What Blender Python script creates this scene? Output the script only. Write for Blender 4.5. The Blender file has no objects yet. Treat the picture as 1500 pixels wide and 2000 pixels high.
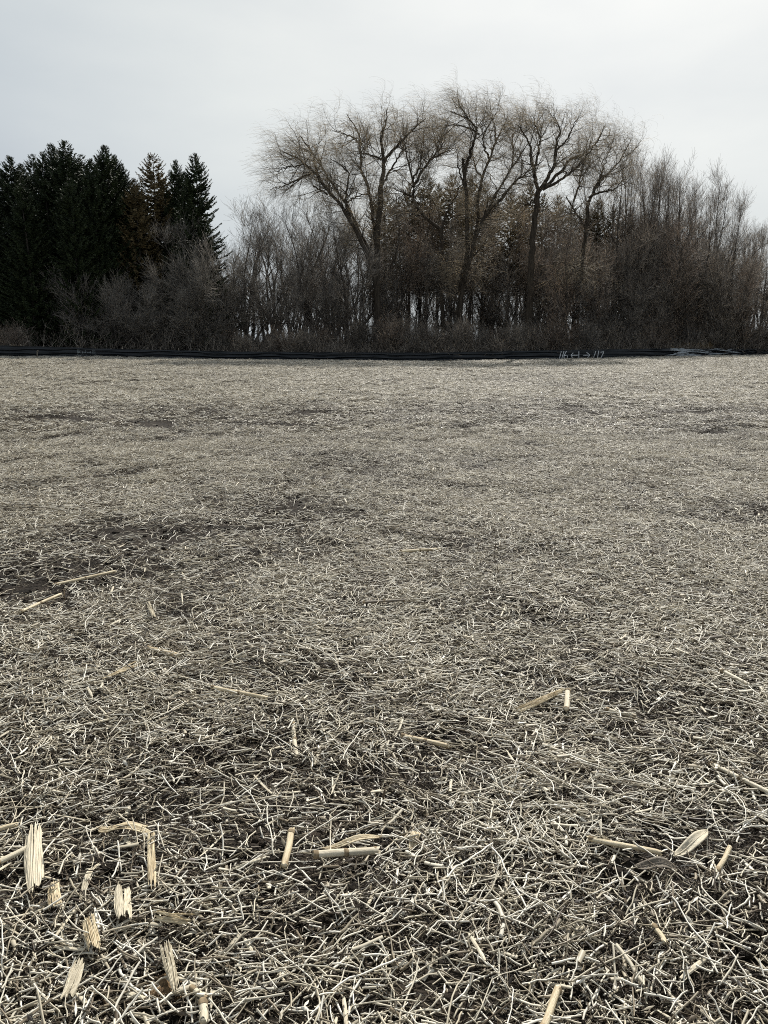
import bpy, math
import numpy as np
from mathutils import Vector
S = bpy.context.scene
COL = S.collection
rad = math.radians

# ------------------------------------------------------------------ camera
CAM_H, PITCH, F = 1.6, rad(13.0), 1444.0          # focal length in pixels of the 1500 x 2000 photograph
cam = bpy.data.cameras.new('camera'); camo = bpy.data.objects.new('camera', cam); COL.objects.link(camo)
cam.sensor_fit = 'VERTICAL'; cam.sensor_height = 24; cam.lens = 24*F/2000
cam.clip_start = .05; cam.clip_end = 6000
camo.location = (0, 0, CAM_H); camo.rotation_euler = (rad(90)-PITCH, 0, 0)
S.camera = camo

# ------------------------------------------------------------------ sky and sun
SUN_EL, SUN_AZ = rad(41), rad(17)                 # azimuth clockwise from +Y (the way the camera looks)
w = bpy.data.worlds.new('World'); S.world = w; w.use_nodes = True
nt = w.node_tree; nt.nodes.clear()
def N(tree, typ, **kw):
    n = tree.nodes.new(typ)
    for k, v in kw.items():
        if k in n.inputs.keys(): n.inputs[k].default_value = v
        else: setattr(n, k, v)
    return n
sky = N(nt, 'ShaderNodeTexSky', sky_type='NISHITA', sun_disc=False)
sky.sun_elevation = SUN_EL; sky.sun_rotation = SUN_AZ
sky.air_density = 1.0; sky.dust_density = 4.0; sky.ozone_density = 1.5
hsv = N(nt, 'ShaderNodeHueSaturation'); hsv.inputs['Saturation'].default_value = .42
# thin high overcast: bright round the sun, greyer and bluer away from it, with faint soft mottling
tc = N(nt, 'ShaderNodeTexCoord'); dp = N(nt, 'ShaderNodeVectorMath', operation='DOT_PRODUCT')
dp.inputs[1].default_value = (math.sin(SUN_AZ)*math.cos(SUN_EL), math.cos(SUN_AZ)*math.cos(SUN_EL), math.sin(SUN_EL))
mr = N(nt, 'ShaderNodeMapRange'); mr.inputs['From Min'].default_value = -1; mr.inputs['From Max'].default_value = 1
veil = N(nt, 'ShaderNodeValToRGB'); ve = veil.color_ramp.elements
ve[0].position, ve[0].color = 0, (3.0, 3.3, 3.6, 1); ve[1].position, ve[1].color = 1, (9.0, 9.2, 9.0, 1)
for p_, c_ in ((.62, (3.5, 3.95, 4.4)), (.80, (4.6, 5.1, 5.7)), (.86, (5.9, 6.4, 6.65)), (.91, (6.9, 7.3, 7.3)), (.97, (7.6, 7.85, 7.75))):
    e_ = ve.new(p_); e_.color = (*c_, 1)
mp = N(nt, 'ShaderNodeMapping'); mp.inputs['Scale'].default_value = (1.4, 1.4, 4.0)
no = N(nt, 'ShaderNodeTexNoise'); no.inputs['Scale'].default_value = 2.4; no.inputs['Detail'].default_value = 6
cr = N(nt, 'ShaderNodeValToRGB')
cr.color_ramp.elements[0].position = .3; cr.color_ramp.elements[0].color = (.90, .915, .94, 1)
cr.color_ramp.elements[1].position = .72; cr.color_ramp.elements[1].color = (1.07, 1.06, 1.05, 1)
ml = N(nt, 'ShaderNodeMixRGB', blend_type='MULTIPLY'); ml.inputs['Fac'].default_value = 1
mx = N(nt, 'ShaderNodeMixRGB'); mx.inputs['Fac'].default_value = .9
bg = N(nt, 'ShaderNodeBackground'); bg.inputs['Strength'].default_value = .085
wo = N(nt, 'ShaderNodeOutputWorld')
L = nt.links.new
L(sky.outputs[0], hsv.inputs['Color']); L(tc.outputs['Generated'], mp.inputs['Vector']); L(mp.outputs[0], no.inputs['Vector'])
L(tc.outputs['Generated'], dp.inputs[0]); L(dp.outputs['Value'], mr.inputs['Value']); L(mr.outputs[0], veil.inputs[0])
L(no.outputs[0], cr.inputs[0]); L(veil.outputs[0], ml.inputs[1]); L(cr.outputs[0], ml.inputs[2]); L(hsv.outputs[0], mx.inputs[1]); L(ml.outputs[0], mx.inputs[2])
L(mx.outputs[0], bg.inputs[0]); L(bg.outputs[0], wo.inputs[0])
sl = bpy.data.lights.new('sun', 'SUN'); sl.energy = 5.0; sl.angle = rad(.6); sl.color = (1, .955, .88)
so = bpy.data.objects.new('sun', sl); COL.objects.link(so)
sd = Vector((math.sin(SUN_AZ)*math.cos(SUN_EL), math.cos(SUN_AZ)*math.cos(SUN_EL), math.sin(SUN_EL)))
so.rotation_euler = sd.to_track_quat('Z', 'Y').to_euler(); so.location = (20, 60, 60)
S.view_settings.view_transform = 'Standard'; S.view_settings.look = 'None'
S.view_settings.exposure = 0.3; S.view_settings.gamma = 1
S.cycles.use_denoising = False; S.cycles.filter_width = 1.0; S.cycles.use_adaptive_sampling = False
S.cycles.max_bounces = 5; S.cycles.diffuse_bounces = 2; S.cycles.glossy_bounces = 2; S.cycles.transparent_max_bounces = 4

# ------------------------------------------------------------------ helpers
def ray(px, py):
    """direction of a photograph pixel, scaled so that its y component is 1"""
    cx, cy = (px-750)/F, (1000-py)/F
    y = math.cos(PITCH)+cy*math.sin(PITCH); z = -math.sin(PITCH)+cy*math.cos(PITCH)
    return np.array([cx/y, 1.0, z/y])
def at_depth(px, py, Y): return np.array([0, 0, CAM_H])+ray(px, py)*Y
FX = [-60, -34, -28, -20, -12, 4, 14.5, 23, 34, 60]
FZ = [.7, .55, .50, .42, .19, .0, .16, .33, .45, .6]
def smooth(e0, e1, v):
    t = np.clip((v-e0)/(e1-e0), 0, 1); return t*t*(3-2*t)
def terrain(x, y):
    x = np.asarray(x, float); y = np.asarray(y, float)
    h = np.interp(x, FX, FZ)*smooth(14, 57, y)
    n = .022*np.sin(x*1.9+1.3*np.sin(y*.8))*np.sin(y*1.35+.7*np.sin(x*.9))
    n += .05*np.sin(x*.23+1)*np.sin(y*.31+.4)*smooth(6, 16, y)*(1-smooth(45, 56, y))
    n += .009*np.sin(x*7.1+2*np.sin(y*3.3))*np.sin(y*6.3+1.7*np.sin(x*4.1))
    n += .03*np.sin(x*2.3+1.7*np.sin(y*.6))*np.sin(y*1.9+2.2*np.sin(x*.7+1)+.9)*smooth(5, 15, y)*(1-smooth(50, 58, y)*.7)
    n += .016*np.sin(x*4.3+2.2*np.sin(y*1.7+1)+1.1*np.sin(x*1.1))*np.sin(y*3.1+2.0*np.sin(x*1.6+2))*(1-smooth(45, 56, y)*.5)
    # the dip in the left foreground where a tractor wheel pushed the straw down
    n -= .035*np.exp(-(((x+.95)/.35)**2+((y-2.35)/.28)**2))
    return h+n
def on_ground(px, py, lift=0.0):
    r = ray(px, py); t = 1.6/-r[2]
    for _ in range(12):
        z = float(terrain(r[0]*t, t))+lift
        t = (CAM_H-z)/-r[2]
    return np.array([r[0]*t, t, z])

def mesh_np(name, V, faces, mats, tint=None, smooth_=True, mat_idx=None):
    """faces: list of int arrays (n, 3) or (n, 4)"""
    me = bpy.data.meshes.new(name)
    V = np.asarray(V, np.float32); me.vertices.add(len(V)); me.vertices.foreach_set('co', V.ravel())
    fl = [np.asarray(f, np.int32) for f in faces if len(f)]
    loops = np.concatenate([f.ravel() for f in fl]); tot = np.concatenate([np.full(len(f), f.shape[1], np.int32) for f in fl])
    start = np.concatenate([[0], np.cumsum(tot)[:-1]]).astype(np.int32)
    me.loops.add(len(loops)); me.loops.foreach_set('vertex_index', loops)
    me.polygons.add(len(tot)); me.polygons.foreach_set('loop_start', start); me.polygons.foreach_set('loop_total', tot)
    me.polygons.foreach_set('use_smooth', np.full(len(tot), smooth_))
    if mat_idx is not None: me.polygons.foreach_set('material_index', np.asarray(mat_idx, np.int32))
    if tint is not None:
        a = me.attributes.new('tint', 'FLOAT', 'POINT'); a.data.foreach_set('value', np.asarray(tint, np.float32))
    for m in (mats if isinstance(mats, (list, tuple)) else [mats]): me.materials.append(m)
    me.update(calc_edges=True)
    return me
class Geo:
    def __init__(s): s.V, s.F, s.T, s.n = [], {3: [], 4: []}, [], 0
    def add(s, V, F, T=0.0):
        V = np.asarray(V, float).reshape(-1, 3); s.V.append(V)
        for f in (F if isinstance(F, list) else [F]): s.F[f.shape[1]].append(f+s.n)
        s.T.append(np.broadcast_to(T, (len(V),)).astype(float) if np.ndim(T) < 1 else np.asarray(T, float)); s.n += len(V)
    def mesh(s, name, mats, smooth_=True):
        fs = [np.concatenate(s.F[k]) for k in (3, 4) if s.F[k]]
        return mesh_np(name, np.concatenate(s.V), fs, mats, np.concatenate(s.T), smooth_)
def frames(P):
    T = np.gradient(P, axis=1); T /= np.linalg.norm(T, axis=2, keepdims=True)+1e-9
    ref = np.where(np.abs(T[:, :1, 2:3]) > .8, np.array([1., 0, 0]), np.array([0., 0, 1]))
    ref = np.broadcast_to(ref, P.shape)
    A = np.cross(T, ref); A /= np.linalg.norm(A, axis=2, keepdims=True)+1e-9
    return T, A, np.cross(T, A)
def tubes(g, P, R, sides=4, tint=0.0, flat=1.0, cap=False):
    P = np.asarray(P, float); R = np.asarray(R, float); n, k = P.shape[:2]
    T, A, B = frames(P)
    th = np.arange(sides)/sides*2*np.pi
    V = P[:, :, None]+R[:, :, None, None]*(A[:, :, None]*np.cos(th)[None, None, :, None]+flat*B[:, :, None]*np.sin(th)[None, None, :, None])
    i = np.arange(n)[:, None, None]; j = np.arange(k-1)[None, :, None]; q = np.arange(sides)[None, None, :]
    a = (i*k+j)*sides+q; b = (i*k+j)*sides+(q+1) % sides
    Fq = np.stack([a, b, b+sides, a+sides], -1).reshape(-1, 4)
    t = np.repeat(np.broadcast_to(tint, (n,)), k*sides)
    fs = [Fq]
    V = V.reshape(-1, 3)
    if cap:
        m = n*k*sides; cen = np.concatenate([P[:, 0], P[:, -1]]); V = np.concatenate([V, cen]); t = np.concatenate([t, np.tile(np.broadcast_to(tint, (n,)), 2)])
        ii = np.arange(n)[:, None]; qq = np.arange(sides)[None, :]
        f0 = np.stack(np.broadcast_arrays(m+ii, ii*k*sides+(qq+1) % sides, ii*k*sides+qq), -1).reshape(-1, 3)
        e = (ii*k+k-1)*sides
        f1 = np.stack(np.broadcast_arrays(m+n+ii, e+qq, e+(qq+1) % sides), -1).reshape(-1, 3)
        fs += [f0, f1]
    g.add(V, fs, t)
def rt(P, rng): return rng.uniform(0, 1, len(P))**1.25
def unit(v): return v/(np.linalg.norm(v, axis=-1, keepdims=True)+1e-9)
def spawn(P, R, n, t0, t1, l0, l1, a0, a1, K, rng, trop=(0, 0, 0), ts=0.0, wob=.15, rk=.6, rmax=1., tip=.2, taper_t=0.0):
    """n children on every path: returns their paths and radii"""
    m, k = P.shape[:2]; idx = np.repeat(np.arange(m), n); M = len(idx)
    t = rng.uniform(t0, t1, M)*(k-1); i0 = np.clip(t.astype(int), 0, k-2); f = (t-i0)[:, None]
    p = P[idx, i0]*(1-f)+P[idx, i0+1]*f; tn = unit(P[idx, i0+1]-P[idx, i0])
    r = R[idx, i0]*(1-f[:, 0])+R[idx, i0+1]*f[:, 0]
    pr = unit(np.cross(tn, rng.normal(size=(M, 3))))
    a = rng.uniform(a0, a1, M)[:, None]; d = unit(np.cos(a)*tn+np.sin(a)*pr)
    ln = rng.uniform(l0, l1, M)*(1-taper_t*t/(k-1)); st = (ln/(K-1))[:, None]
    out = [p]; trop = np.asarray(trop, float)
    for j in range(K-1):
        d = unit(d+trop*ts*(j+1)/(K-1)+rng.normal(size=(M, 3))*wob); out.append(out[-1]+d*st)
    r0 = np.minimum(r*rk, rmax); taper = np.linspace(1, tip, K)
    return np.stack(out, 1), r0[:, None]*taper[None]
def link(name, data, parent=None, loc=None):
    o = bpy.data.objects.new(name, data); COL.objects.link(o)
    if parent is not None: o.parent = parent
    if loc is not None: o.location = loc
    return o
def tag(o, label=None, cat=None, group=None, kind=None):
    if label: o['label'] = label
    if cat: o['category'] = cat
    if group: o['group'] = group
    if kind: o['kind'] = kind
    return o
def dup(root, loc, rz, scale, label=None):
    r = root.copy(); COL.objects.link(r); r.location = loc; r.rotation_euler = (0, 0, rz); r.scale = scale
    if label: r['label'] = label
    for ch in root.children:
        c = ch.copy(); COL.objects.link(c); c.parent = r
    return r
ORD = ['first', 'second', 'third', 'fourth', 'fifth', 'sixth', 'seventh', 'eighth', 'ninth', 'tenth', 'eleventh', 'twelfth', 'thirteenth',
       'fourteenth', 'fifteenth', 'sixteenth', 'seventeenth', 'eighteenth', 'nineteenth', 'twentieth', 'twenty-first', 'twenty-second',
       'twenty-third', 'twenty-fourth', 'twenty-fifth', 'twenty-sixth', 'twenty-seventh', 'twenty-eighth', 'twenty-ninth', 'thirtieth',
       'thirty-first', 'thirty-second', 'thirty-third', 'thirty-fourth', 'thirty-fifth', 'thirty-sixth', 'thirty-seventh', 'thirty-eighth', 'thirty-ninth', 'fortieth']

# ------------------------------------------------------------------ materials
def mat(name, c1, c2, scale=4.0, rough=.8, spec=.3, bump=0.0, bscale=None, stretch=(1, 1, 1), tint_ramp=None, detail=4, trans=0.0, dist=.02):
    m = bpy.data.materials.new(name); m.use_nodes = True; t = m.node_tree; b = t.nodes['Principled BSDF']
    b.inputs['Roughness'].default_value = rough; b.inputs['Specular IOR Level'].default_value = spec
    tcn = N(t, 'ShaderNodeTexCoord'); mpn = N(t, 'ShaderNodeMapping'); mpn.inputs['Scale'].default_value = stretch
    ns = N(t, 'ShaderNodeTexNoise'); ns.inputs['Scale'].default_value = scale; ns.inputs['Detail'].default_value = detail
    r = N(t, 'ShaderNodeValToRGB'); r.color_ramp.elements[0].color = (*c1, 1); r.color_ramp.elements[1].color = (*c2, 1)
    r.color_ramp.elements[0].position = .33; r.color_ramp.elements[1].position = .67
    l = t.links.new
    l(tcn.outputs['Object'], mpn.inputs[0]); l(mpn.outputs[0], ns.inputs['Vector']); l(ns.outputs[0], r.inputs[0])
    out = r.outputs[0]
    if tint_ramp:
        at = N(t, 'ShaderNodeAttribute'); at.attribute_name = 'tint'
        r2 = N(t, 'ShaderNodeValToRGB'); el = r2.color_ramp.elements
        el[0].position, el[0].color = tint_ramp[0][0], (*tint_ramp[0][1], 1); el[1].position, el[1].color = tint_ramp[-1][0], (*tint_ramp[-1][1], 1)
        for p, c in tint_ramp[1:-1]:
            e = el.new(p); e.color = (*c, 1)
        l(at.outputs['Fac'], r2.inputs[0])
        mm = N(t, 'ShaderNodeMixRGB'); mm.blend_type = 'MULTIPLY'; mm.inputs[0].default_value = 1
        l(r2.outputs[0], mm.inputs[1]); l(out, mm.inputs[2]); out = mm.outputs[0]
    l(out, b.inputs['Base Color'])
    if bump:
        bn = N(t, 'ShaderNodeTexNoise'); bn.inputs['Scale'].default_value = bscale or scale*3; bn.inputs['Detail'].default_value = 5
        bp = N(t, 'ShaderNodeBump'); bp.inputs['Strength'].default_value = bump; bp.inputs['Distance'].default_value = dist
        l(mpn.outputs[0], bn.inputs['Vector']); l(bn.outputs[0], bp.inputs['Height']); l(bp.outputs[0], b.inputs['Normal'])
    if trans:
        tr = N(t, 'ShaderNodeBsdfTranslucent'); ms = N(t, 'ShaderNodeMixShader'); ms.inputs[0].default_value = trans
        l(out, tr.inputs[0]); l(b.outputs[0], ms.inputs[1]); l(tr.outputs[0], ms.inputs[2]); l(ms.outputs[0], t.nodes['Material Output'].inputs[0])
    return m
M = {}
M['soil'] = mat('soil', (.010, .008, .006), (.040, .031, .023), 9, .95, .2, 1.0, 60, detail=8, dist=.03)
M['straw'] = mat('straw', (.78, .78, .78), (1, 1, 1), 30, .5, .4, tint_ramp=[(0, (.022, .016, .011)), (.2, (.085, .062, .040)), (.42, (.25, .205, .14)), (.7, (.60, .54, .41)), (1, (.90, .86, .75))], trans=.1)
M['corn'] = mat('corn_stalk_fibre', (.42, .33, .20), (.72, .63, .44), 9, .55, .35, .6, 60, (14, 1, 14), dist=.004)
M['corn_pale'] = mat('corn_stalk_pale', (.44, .385, .28), (.66, .60, .46), 9, .5, .35, .5, 60, (14, 1, 14), dist=.004)
M['corn_dark'] = mat('corn_stalk_weathered', (.10, .085, .065), (.24, .20, .15), 9, .6, .35, .6, 60, (14, 1, 14), dist=.004)
M['node'] = mat('corn_joint', (.12, .09, .055), (.34, .26, .16), 60, .8, .2)
M['crust'] = mat('root_crust', (.05, .03, .018), (.24, .165, .09), 45, .95, .1, 1.0, 90, dist=.01)
M['pith'] = mat('corn_pith', (.45, .38, .27), (.75, .68, .52), 60, .9, .1)
M['stubble'] = mat('stubble', (.05, .035, .022), (.15, .11, .07), 20, .8, .2)
M['bark'] = mat('bark_grey', (.045, .038, .032), (.12, .105, .09), 3, .9, .2, .8, 12, (3, 3, .6), dist=.03)
M['bark_willow'] = mat('bark_willow', (.035, .028, .021), (.10, .083, .064), 3, .9, .2, 1.0, 10, (3, 3, .5), dist=.05)
M['twig_willow'] = mat('twig_willow', (.50, .44, .34), (.70, .63, .51), 2, .6, .3, trans=.55, tint_ramp=[(0, (.35, .35, .35)), (.5, (.75, .75, .75)), (.85, (1.3, 1.3, 1.3)), (1, (1.5, 1.5, 1.5))])
M['twig_grey'] = mat('twig_grey', (.25, .23, .20), (.44, .40, .355), .8, .7, .3, trans=.25, tint_ramp=[(0, (.35, .35, .35)), (.5, (.75, .75, .75)), (.85, (1.3, 1.3, 1.3)), (1, (2.2, 2.2, 2.15))])
M['twig_brown'] = mat('twig_brown', (.32, .28, .235), (.54, .48, .41), .8, .7, .3, trans=.3, tint_ramp=[(0, (.35, .35, .35)), (.5, (.75, .75, .75)), (.85, (1.3, 1.3, 1.3)), (1, (2.2, 2.2, 2.15))])
M['twig_red'] = mat('twig_red', (.31, .25, .20), (.52, .435, .36), .8, .7, .3, trans=.3, tint_ramp=[(0, (.35, .35, .35)), (.5, (.75, .75, .75)), (.85, (1.3, 1.3, 1.3)), (1, (2.2, 2.2, 2.15))])
M['twig_pale'] = mat('twig_pale', (.34, .31, .27), (.52, .48, .42), .8, .7, .3, trans=.25, tint_ramp=[(0, (.35, .35, .35)), (.5, (.75, .75, .75)), (1, (1.3, 1.3, 1.3))])
M['needle'] = mat('spruce_needles', (.018, .027, .014), (.055, .075, .036), 1.2, .6, .25, tint_ramp=[(0, (.7, .7, .7)), (1, (1.3, 1.3, 1.1))])
M['needle_dry'] = mat('dry_needles', (.09, .075, .04), (.22, .18, .105), 1.2, .7, .2, tint_ramp=[(0, (.7, .7, .7)), (1, (1.3, 1.2, 1.0))])
M['pine'] = mat('pine_needles', (.085, .072, .036), (.20, .16, .085), .6, .7, .2, tint_ramp=[(0, (.7, .7, .7)), (1, (1.3, 1.3, 1.1))])
M['grass_dry'] = mat('dry_grass', (.30, .22, .12), (.50, .38, .22), 6, .8, .2)
M['fabric'] = mat('silt_fabric', (.004, .006, .008), (.010, .015, .020), 2, .45, .5, .35, 9, (.35, 1, 5), dist=.02)
M['white_paint'] = mat('white_paint', (.74, .77, .78), (.86, .88, .88), 14, .7, .3)
M['faded_paint'] = mat('faded_paint', (.12, .14, .14), (.34, .37, .37), 14, .7, .3)
M['sky_shine'] = mat('plastic_sky_shine', (.55, .60, .62), (.82, .86, .88), 3, .30, .6, .5, 12, (.5, 1, 6), dist=.02, trans=.5)  # pale albedo stands in for sky reflected in the glossy torn fabric
M['stake'] = mat('stake_wood', (.24, .20, .15), (.46, .41, .33), 6, .8, .2)

# ------------------------------------------------------------------ ground sheet
def build_ground():
    ys = [-30, -20, -12, -7, -4, -2, -1, 0]
    y, d = 0.0, .06
    while y < 4000:
        y += d; ys.append(y); d *= 1.022 if y < 70 else 1.09
    ys = np.array(ys); u = np.linspace(-1, 1, 281); u = np.sign(u)*np.abs(u)**1.25
    wd = np.where(ys < 0, 30, 0)+8+np.maximum(ys, 0)*1.35
    wd[:8] = 46; wd[8:] = np.maximum(wd[8:], 7)
    X = u[None]*wd[:, None]; Y = np.broadcast_to(ys[:, None], X.shape)
    Z = terrain(X, Y)
    r, c = X.shape
    i = np.arange(r-1)[:, None]*c+np.arange(c-1)[None]
    Fq = np.stack([i, i+1, i+c+1, i+c], -1).reshape(-1, 4)
    o = link('ground', mesh_np('ground', np.stack([X, Y, Z], -1).reshape(-1, 3), [Fq], M['soil']))
    tag(o, 'dark brown field soil showing through the straw', 'ground', kind='structure')
build_ground()

# ------------------------------------------------------------------ straw litter (uncountable: one object)
SR = np.random.default_rng(11)
BUMP = (0, 1, 0)
def mound(x, y, b):
    v = np.sin(x*b[1]*7+b[2])*np.sin(y*b[1]*6+2*b[2])+.6*np.sin(x*b[1]*15+3*b[2]+y*4)*np.sin(y*b[1]*13+b[2])
    return b[0]*np.clip(v+.15, 0, 2)*(1-smooth(.6, 1., np.hypot(x, y)*b[1]*1.4))
def stems(g, n, R, l0, l1, r0, r1, z0, z1, tilt, K, sides, t0, t1, curl=.25, flat=1.0, along=None):
    rr = R*np.sqrt(SR.uniform(0, 1, n))*np.where(SR.uniform(size=n) < .5, 1, SR.uniform(.6, 1.15, n)); a = SR.uniform(0, 2*np.pi, n)
    c = np.stack([rr*np.cos(a), rr*np.sin(a), SR.uniform(z0, z1, n)], -1)
    h = np.where(SR.uniform(size=n) < .5, SR.uniform(0, 2*np.pi, n), SR.normal(0, .45, n)); el = SR.normal(0, tilt, n)
    ln = np.exp(SR.uniform(np.log(l0), np.log(l1), n)); cv = SR.normal(0, curl, n)*ln/.1
    cv = np.clip(cv, -1.6, 1.6); kink = SR.normal(0, .13, (n, K))
    P = np.zeros((n, K, 3)); pos = np.zeros((n, 3)); hh = h-cv/2
    for j in range(K):
        P[:, j] = pos
        hj = hh+cv*j/(K-1)+kink[:, j]
        pos = pos+np.stack([np.cos(hj)*np.cos(el), np.sin(hj)*np.cos(el), np.sin(el+.25*kink[:, (j+1) % K])], -1)*(ln/(K-1))[:, None]
    c[:, 2] += mound(c[:, 0], c[:, 1], BUMP)
    P += (c-P.mean(1))[:, None]
    P[:, :, 2] = np.maximum(P[:, :, 2], -.004)
    rad_ = SR.uniform(r0, r1, n)[:, None]*SR.uniform(.75, 1.1, (n, K))
    tubes(g, P, rad_, sides, np.clip(SR.normal((t0+t1)/2, (t1-t0)/2, n), 0, 1), flat)
def flakes(g, n, R, s0, s1, z0, z1, t0, t1):
    rr = R*np.sqrt(SR.uniform(0, 1, n)); a = SR.uniform(0, 2*np.pi, n)
    c = np.stack([rr*np.cos(a), rr*np.sin(a), SR.uniform(z0, z1, n)], -1)
    h = SR.uniform(0, 2*np.pi, n); d = np.stack([np.cos(h), np.sin(h), SR.normal(0, .3, n)], -1)
    sd_ = unit(np.cross(d, np.stack([SR.normal(0, .4, n), SR.normal(0, .4, n), np.ones(n)], -1)))
    L_ = SR.uniform(s0, s1, n)[:, None]; W_ = L_*SR.uniform(.12, .4, n)[:, None]
    up = np.array([0, 0, 1.])*W_*.35
    V = np.stack([c-d*L_*.5, c-sd_*W_*.5-d*L_*.1, c+up, c+sd_*W_*.5-d*L_*.1, c+d*L_*.5], 1)
    b = np.arange(n)[:, None]*5
    Fq = np.concatenate([b+np.array([[0, 1, 2]]), b+np.array([[0, 2, 3]]), b+np.array([[1, 4, 2]]), b+np.array([[2, 4, 3]])])
    g.add(V, Fq, np.repeat(np.clip(SR.normal((t0+t1)/2, (t1-t0)/2, n), 0, 1), 5))
lib = bpy.data.collections.new('straw_patches')       # meshes the litter object scatters; not in the scene itself
NEAR, FAR, THIN = 7, 4, 2       # full patches near and far, and thin worn ones for each
for k in range(NEAR+THIN):
    th = k >= NEAR
    g = Geo(); A = (.7, .9, 1.05, .75, 1.15, .55, .95, .3, .42)[k]; BUMP = (.018, 2.0, k*1.7)
    stems(g, int(1100*max(A, .7)), .35, .010, .04, .0005, .0013, 0, .012, .25, 3, 3, .0, .34, .3)        # chaff, damp below; dark tint also paints the shade between stems
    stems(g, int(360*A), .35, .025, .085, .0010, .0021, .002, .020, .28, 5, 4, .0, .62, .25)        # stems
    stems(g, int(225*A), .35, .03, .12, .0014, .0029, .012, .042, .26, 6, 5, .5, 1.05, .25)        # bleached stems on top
    stems(g, int(12*A), .35, .14, .30, .0014, .0026, .018, .044, .12, 9, 5, .5, 1.0, .15)               # long bent stems
    stems(g, int(26*A), .35, .03, .10, .0028, .0058, .004, .030, .15, 5, 6, .3, .9, .06, .5)             # stalk splinters
    stems(g, int(4*A), .3, .03, .09, .005, .009, .02, .035, .12, 4, 8, .55, .85, .03, .5)
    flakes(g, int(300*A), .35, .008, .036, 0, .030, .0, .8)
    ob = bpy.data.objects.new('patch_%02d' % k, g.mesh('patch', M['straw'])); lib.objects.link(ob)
for k in range(FAR+THIN):
    g = Geo(); A = (.45, .72, .98, .6, .2, .3)[k]; BUMP = (.050, 1.0, k*2.1)
    stems(g, int(1500*max(A, .9)), .7, .02, .08, .001, .002, 0, .015, .25, 3, 3, .0, .32, .25)
    stems(g, int(560*A), .7, .04, .14, .0016, .0030, .003, .03, .28, 4, 4, .0, .6, .16)
    stems(g, int(400*A), .7, .05, .19, .0026, .0056, .016, .055, .28, 5, 4, .6, 1.1, .16)
    stems(g, int(46*A), .7, .12, .40, .004, .009, .01, .060, .15, 5, 5, .5, 1.0, .12, .6)
    flakes(g, int(350*A), .7, .02, .08, .0, .04, .0, 1.0)
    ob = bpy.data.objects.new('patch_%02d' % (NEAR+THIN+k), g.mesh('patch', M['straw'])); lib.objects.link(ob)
# worn places where the soil shows: centre and half size in photograph pixels, strength
BARE = [(180, 1075, 210, 30, .75), (480, 985, 120, 18, .7), (90, 1150, 130, 30, .6), (1440, 1010, 80, 10, .6), (1300, 830, 160, 14, .6), (250, 835, 180, 10, .6), (1250, 1110, 60, 12, .4), (480, 1480, 60, 20, .5), (1060, 1190, 50, 12, .5), (1200, 1700, 50, 16, .6), (860, 1450, 60, 16, .7), (620, 1800, 50, 20, .6), (1400, 1800, 60, 25, .6), (450, 1660, 50, 22, .6), (390, 822, 230, 12, 1), (620, 803, 100, 7, .6), (1190, 812, 210, 11, 1), (1400, 840, 90, 10, .5), (1090, 745, 120, 8, .4),
        (700, 915, 150, 22, .55), (940, 905, 90, 16, .45), (600, 890, 70, 10, .5), (330, 1045, 190, 16, .7), (560, 1020, 110, 14, .6), (430, 1085, 110, 14, .6), (60, 955, 70, 10, .5),
        (800, 1080, 90, 22, .5), (60, 1110, 90, 30, .4), (780, 1185, 60, 12, .35), (330, 1510, 80, 25, .5), (150, 1725, 55, 30, .9), (160, 1610, 110, 22, .5),
        (900, 1720, 70, 26, .55), (250, 1890, 70, 20, .5), (310, 1985, 70, 35, .9), (1260, 1600, 60, 14, .5), (1060, 1715, 40, 20, .4), (700, 1790, 40, 18, .5), (1480, 1840, 50, 30, .5), (1250, 960, 40, 9, .35)]
BW = []
for (px, py, ax, ay, s_) in BARE:
    if py < 1200: ax, ay = ax*1.15, ay*1.35
    c = on_ground(px, py); a = abs(on_ground(px+ax, py)[0]-c[0]); b = abs(on_ground(px, py-ay)[1]-on_ground(px, py+ay)[1])/2
    BW.append((c[0], c[1], a, b, s_))
def bare(x, y, grow=1.0):
    v = np.zeros_like(x)
    for cx, cy, a, b, s_ in BW: v = np.maximum(v, s_*np.exp(-(((x-cx)/(a*grow))**2+((y-cy)/(b*grow))**2)**1.3/1.6))
    return v
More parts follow.
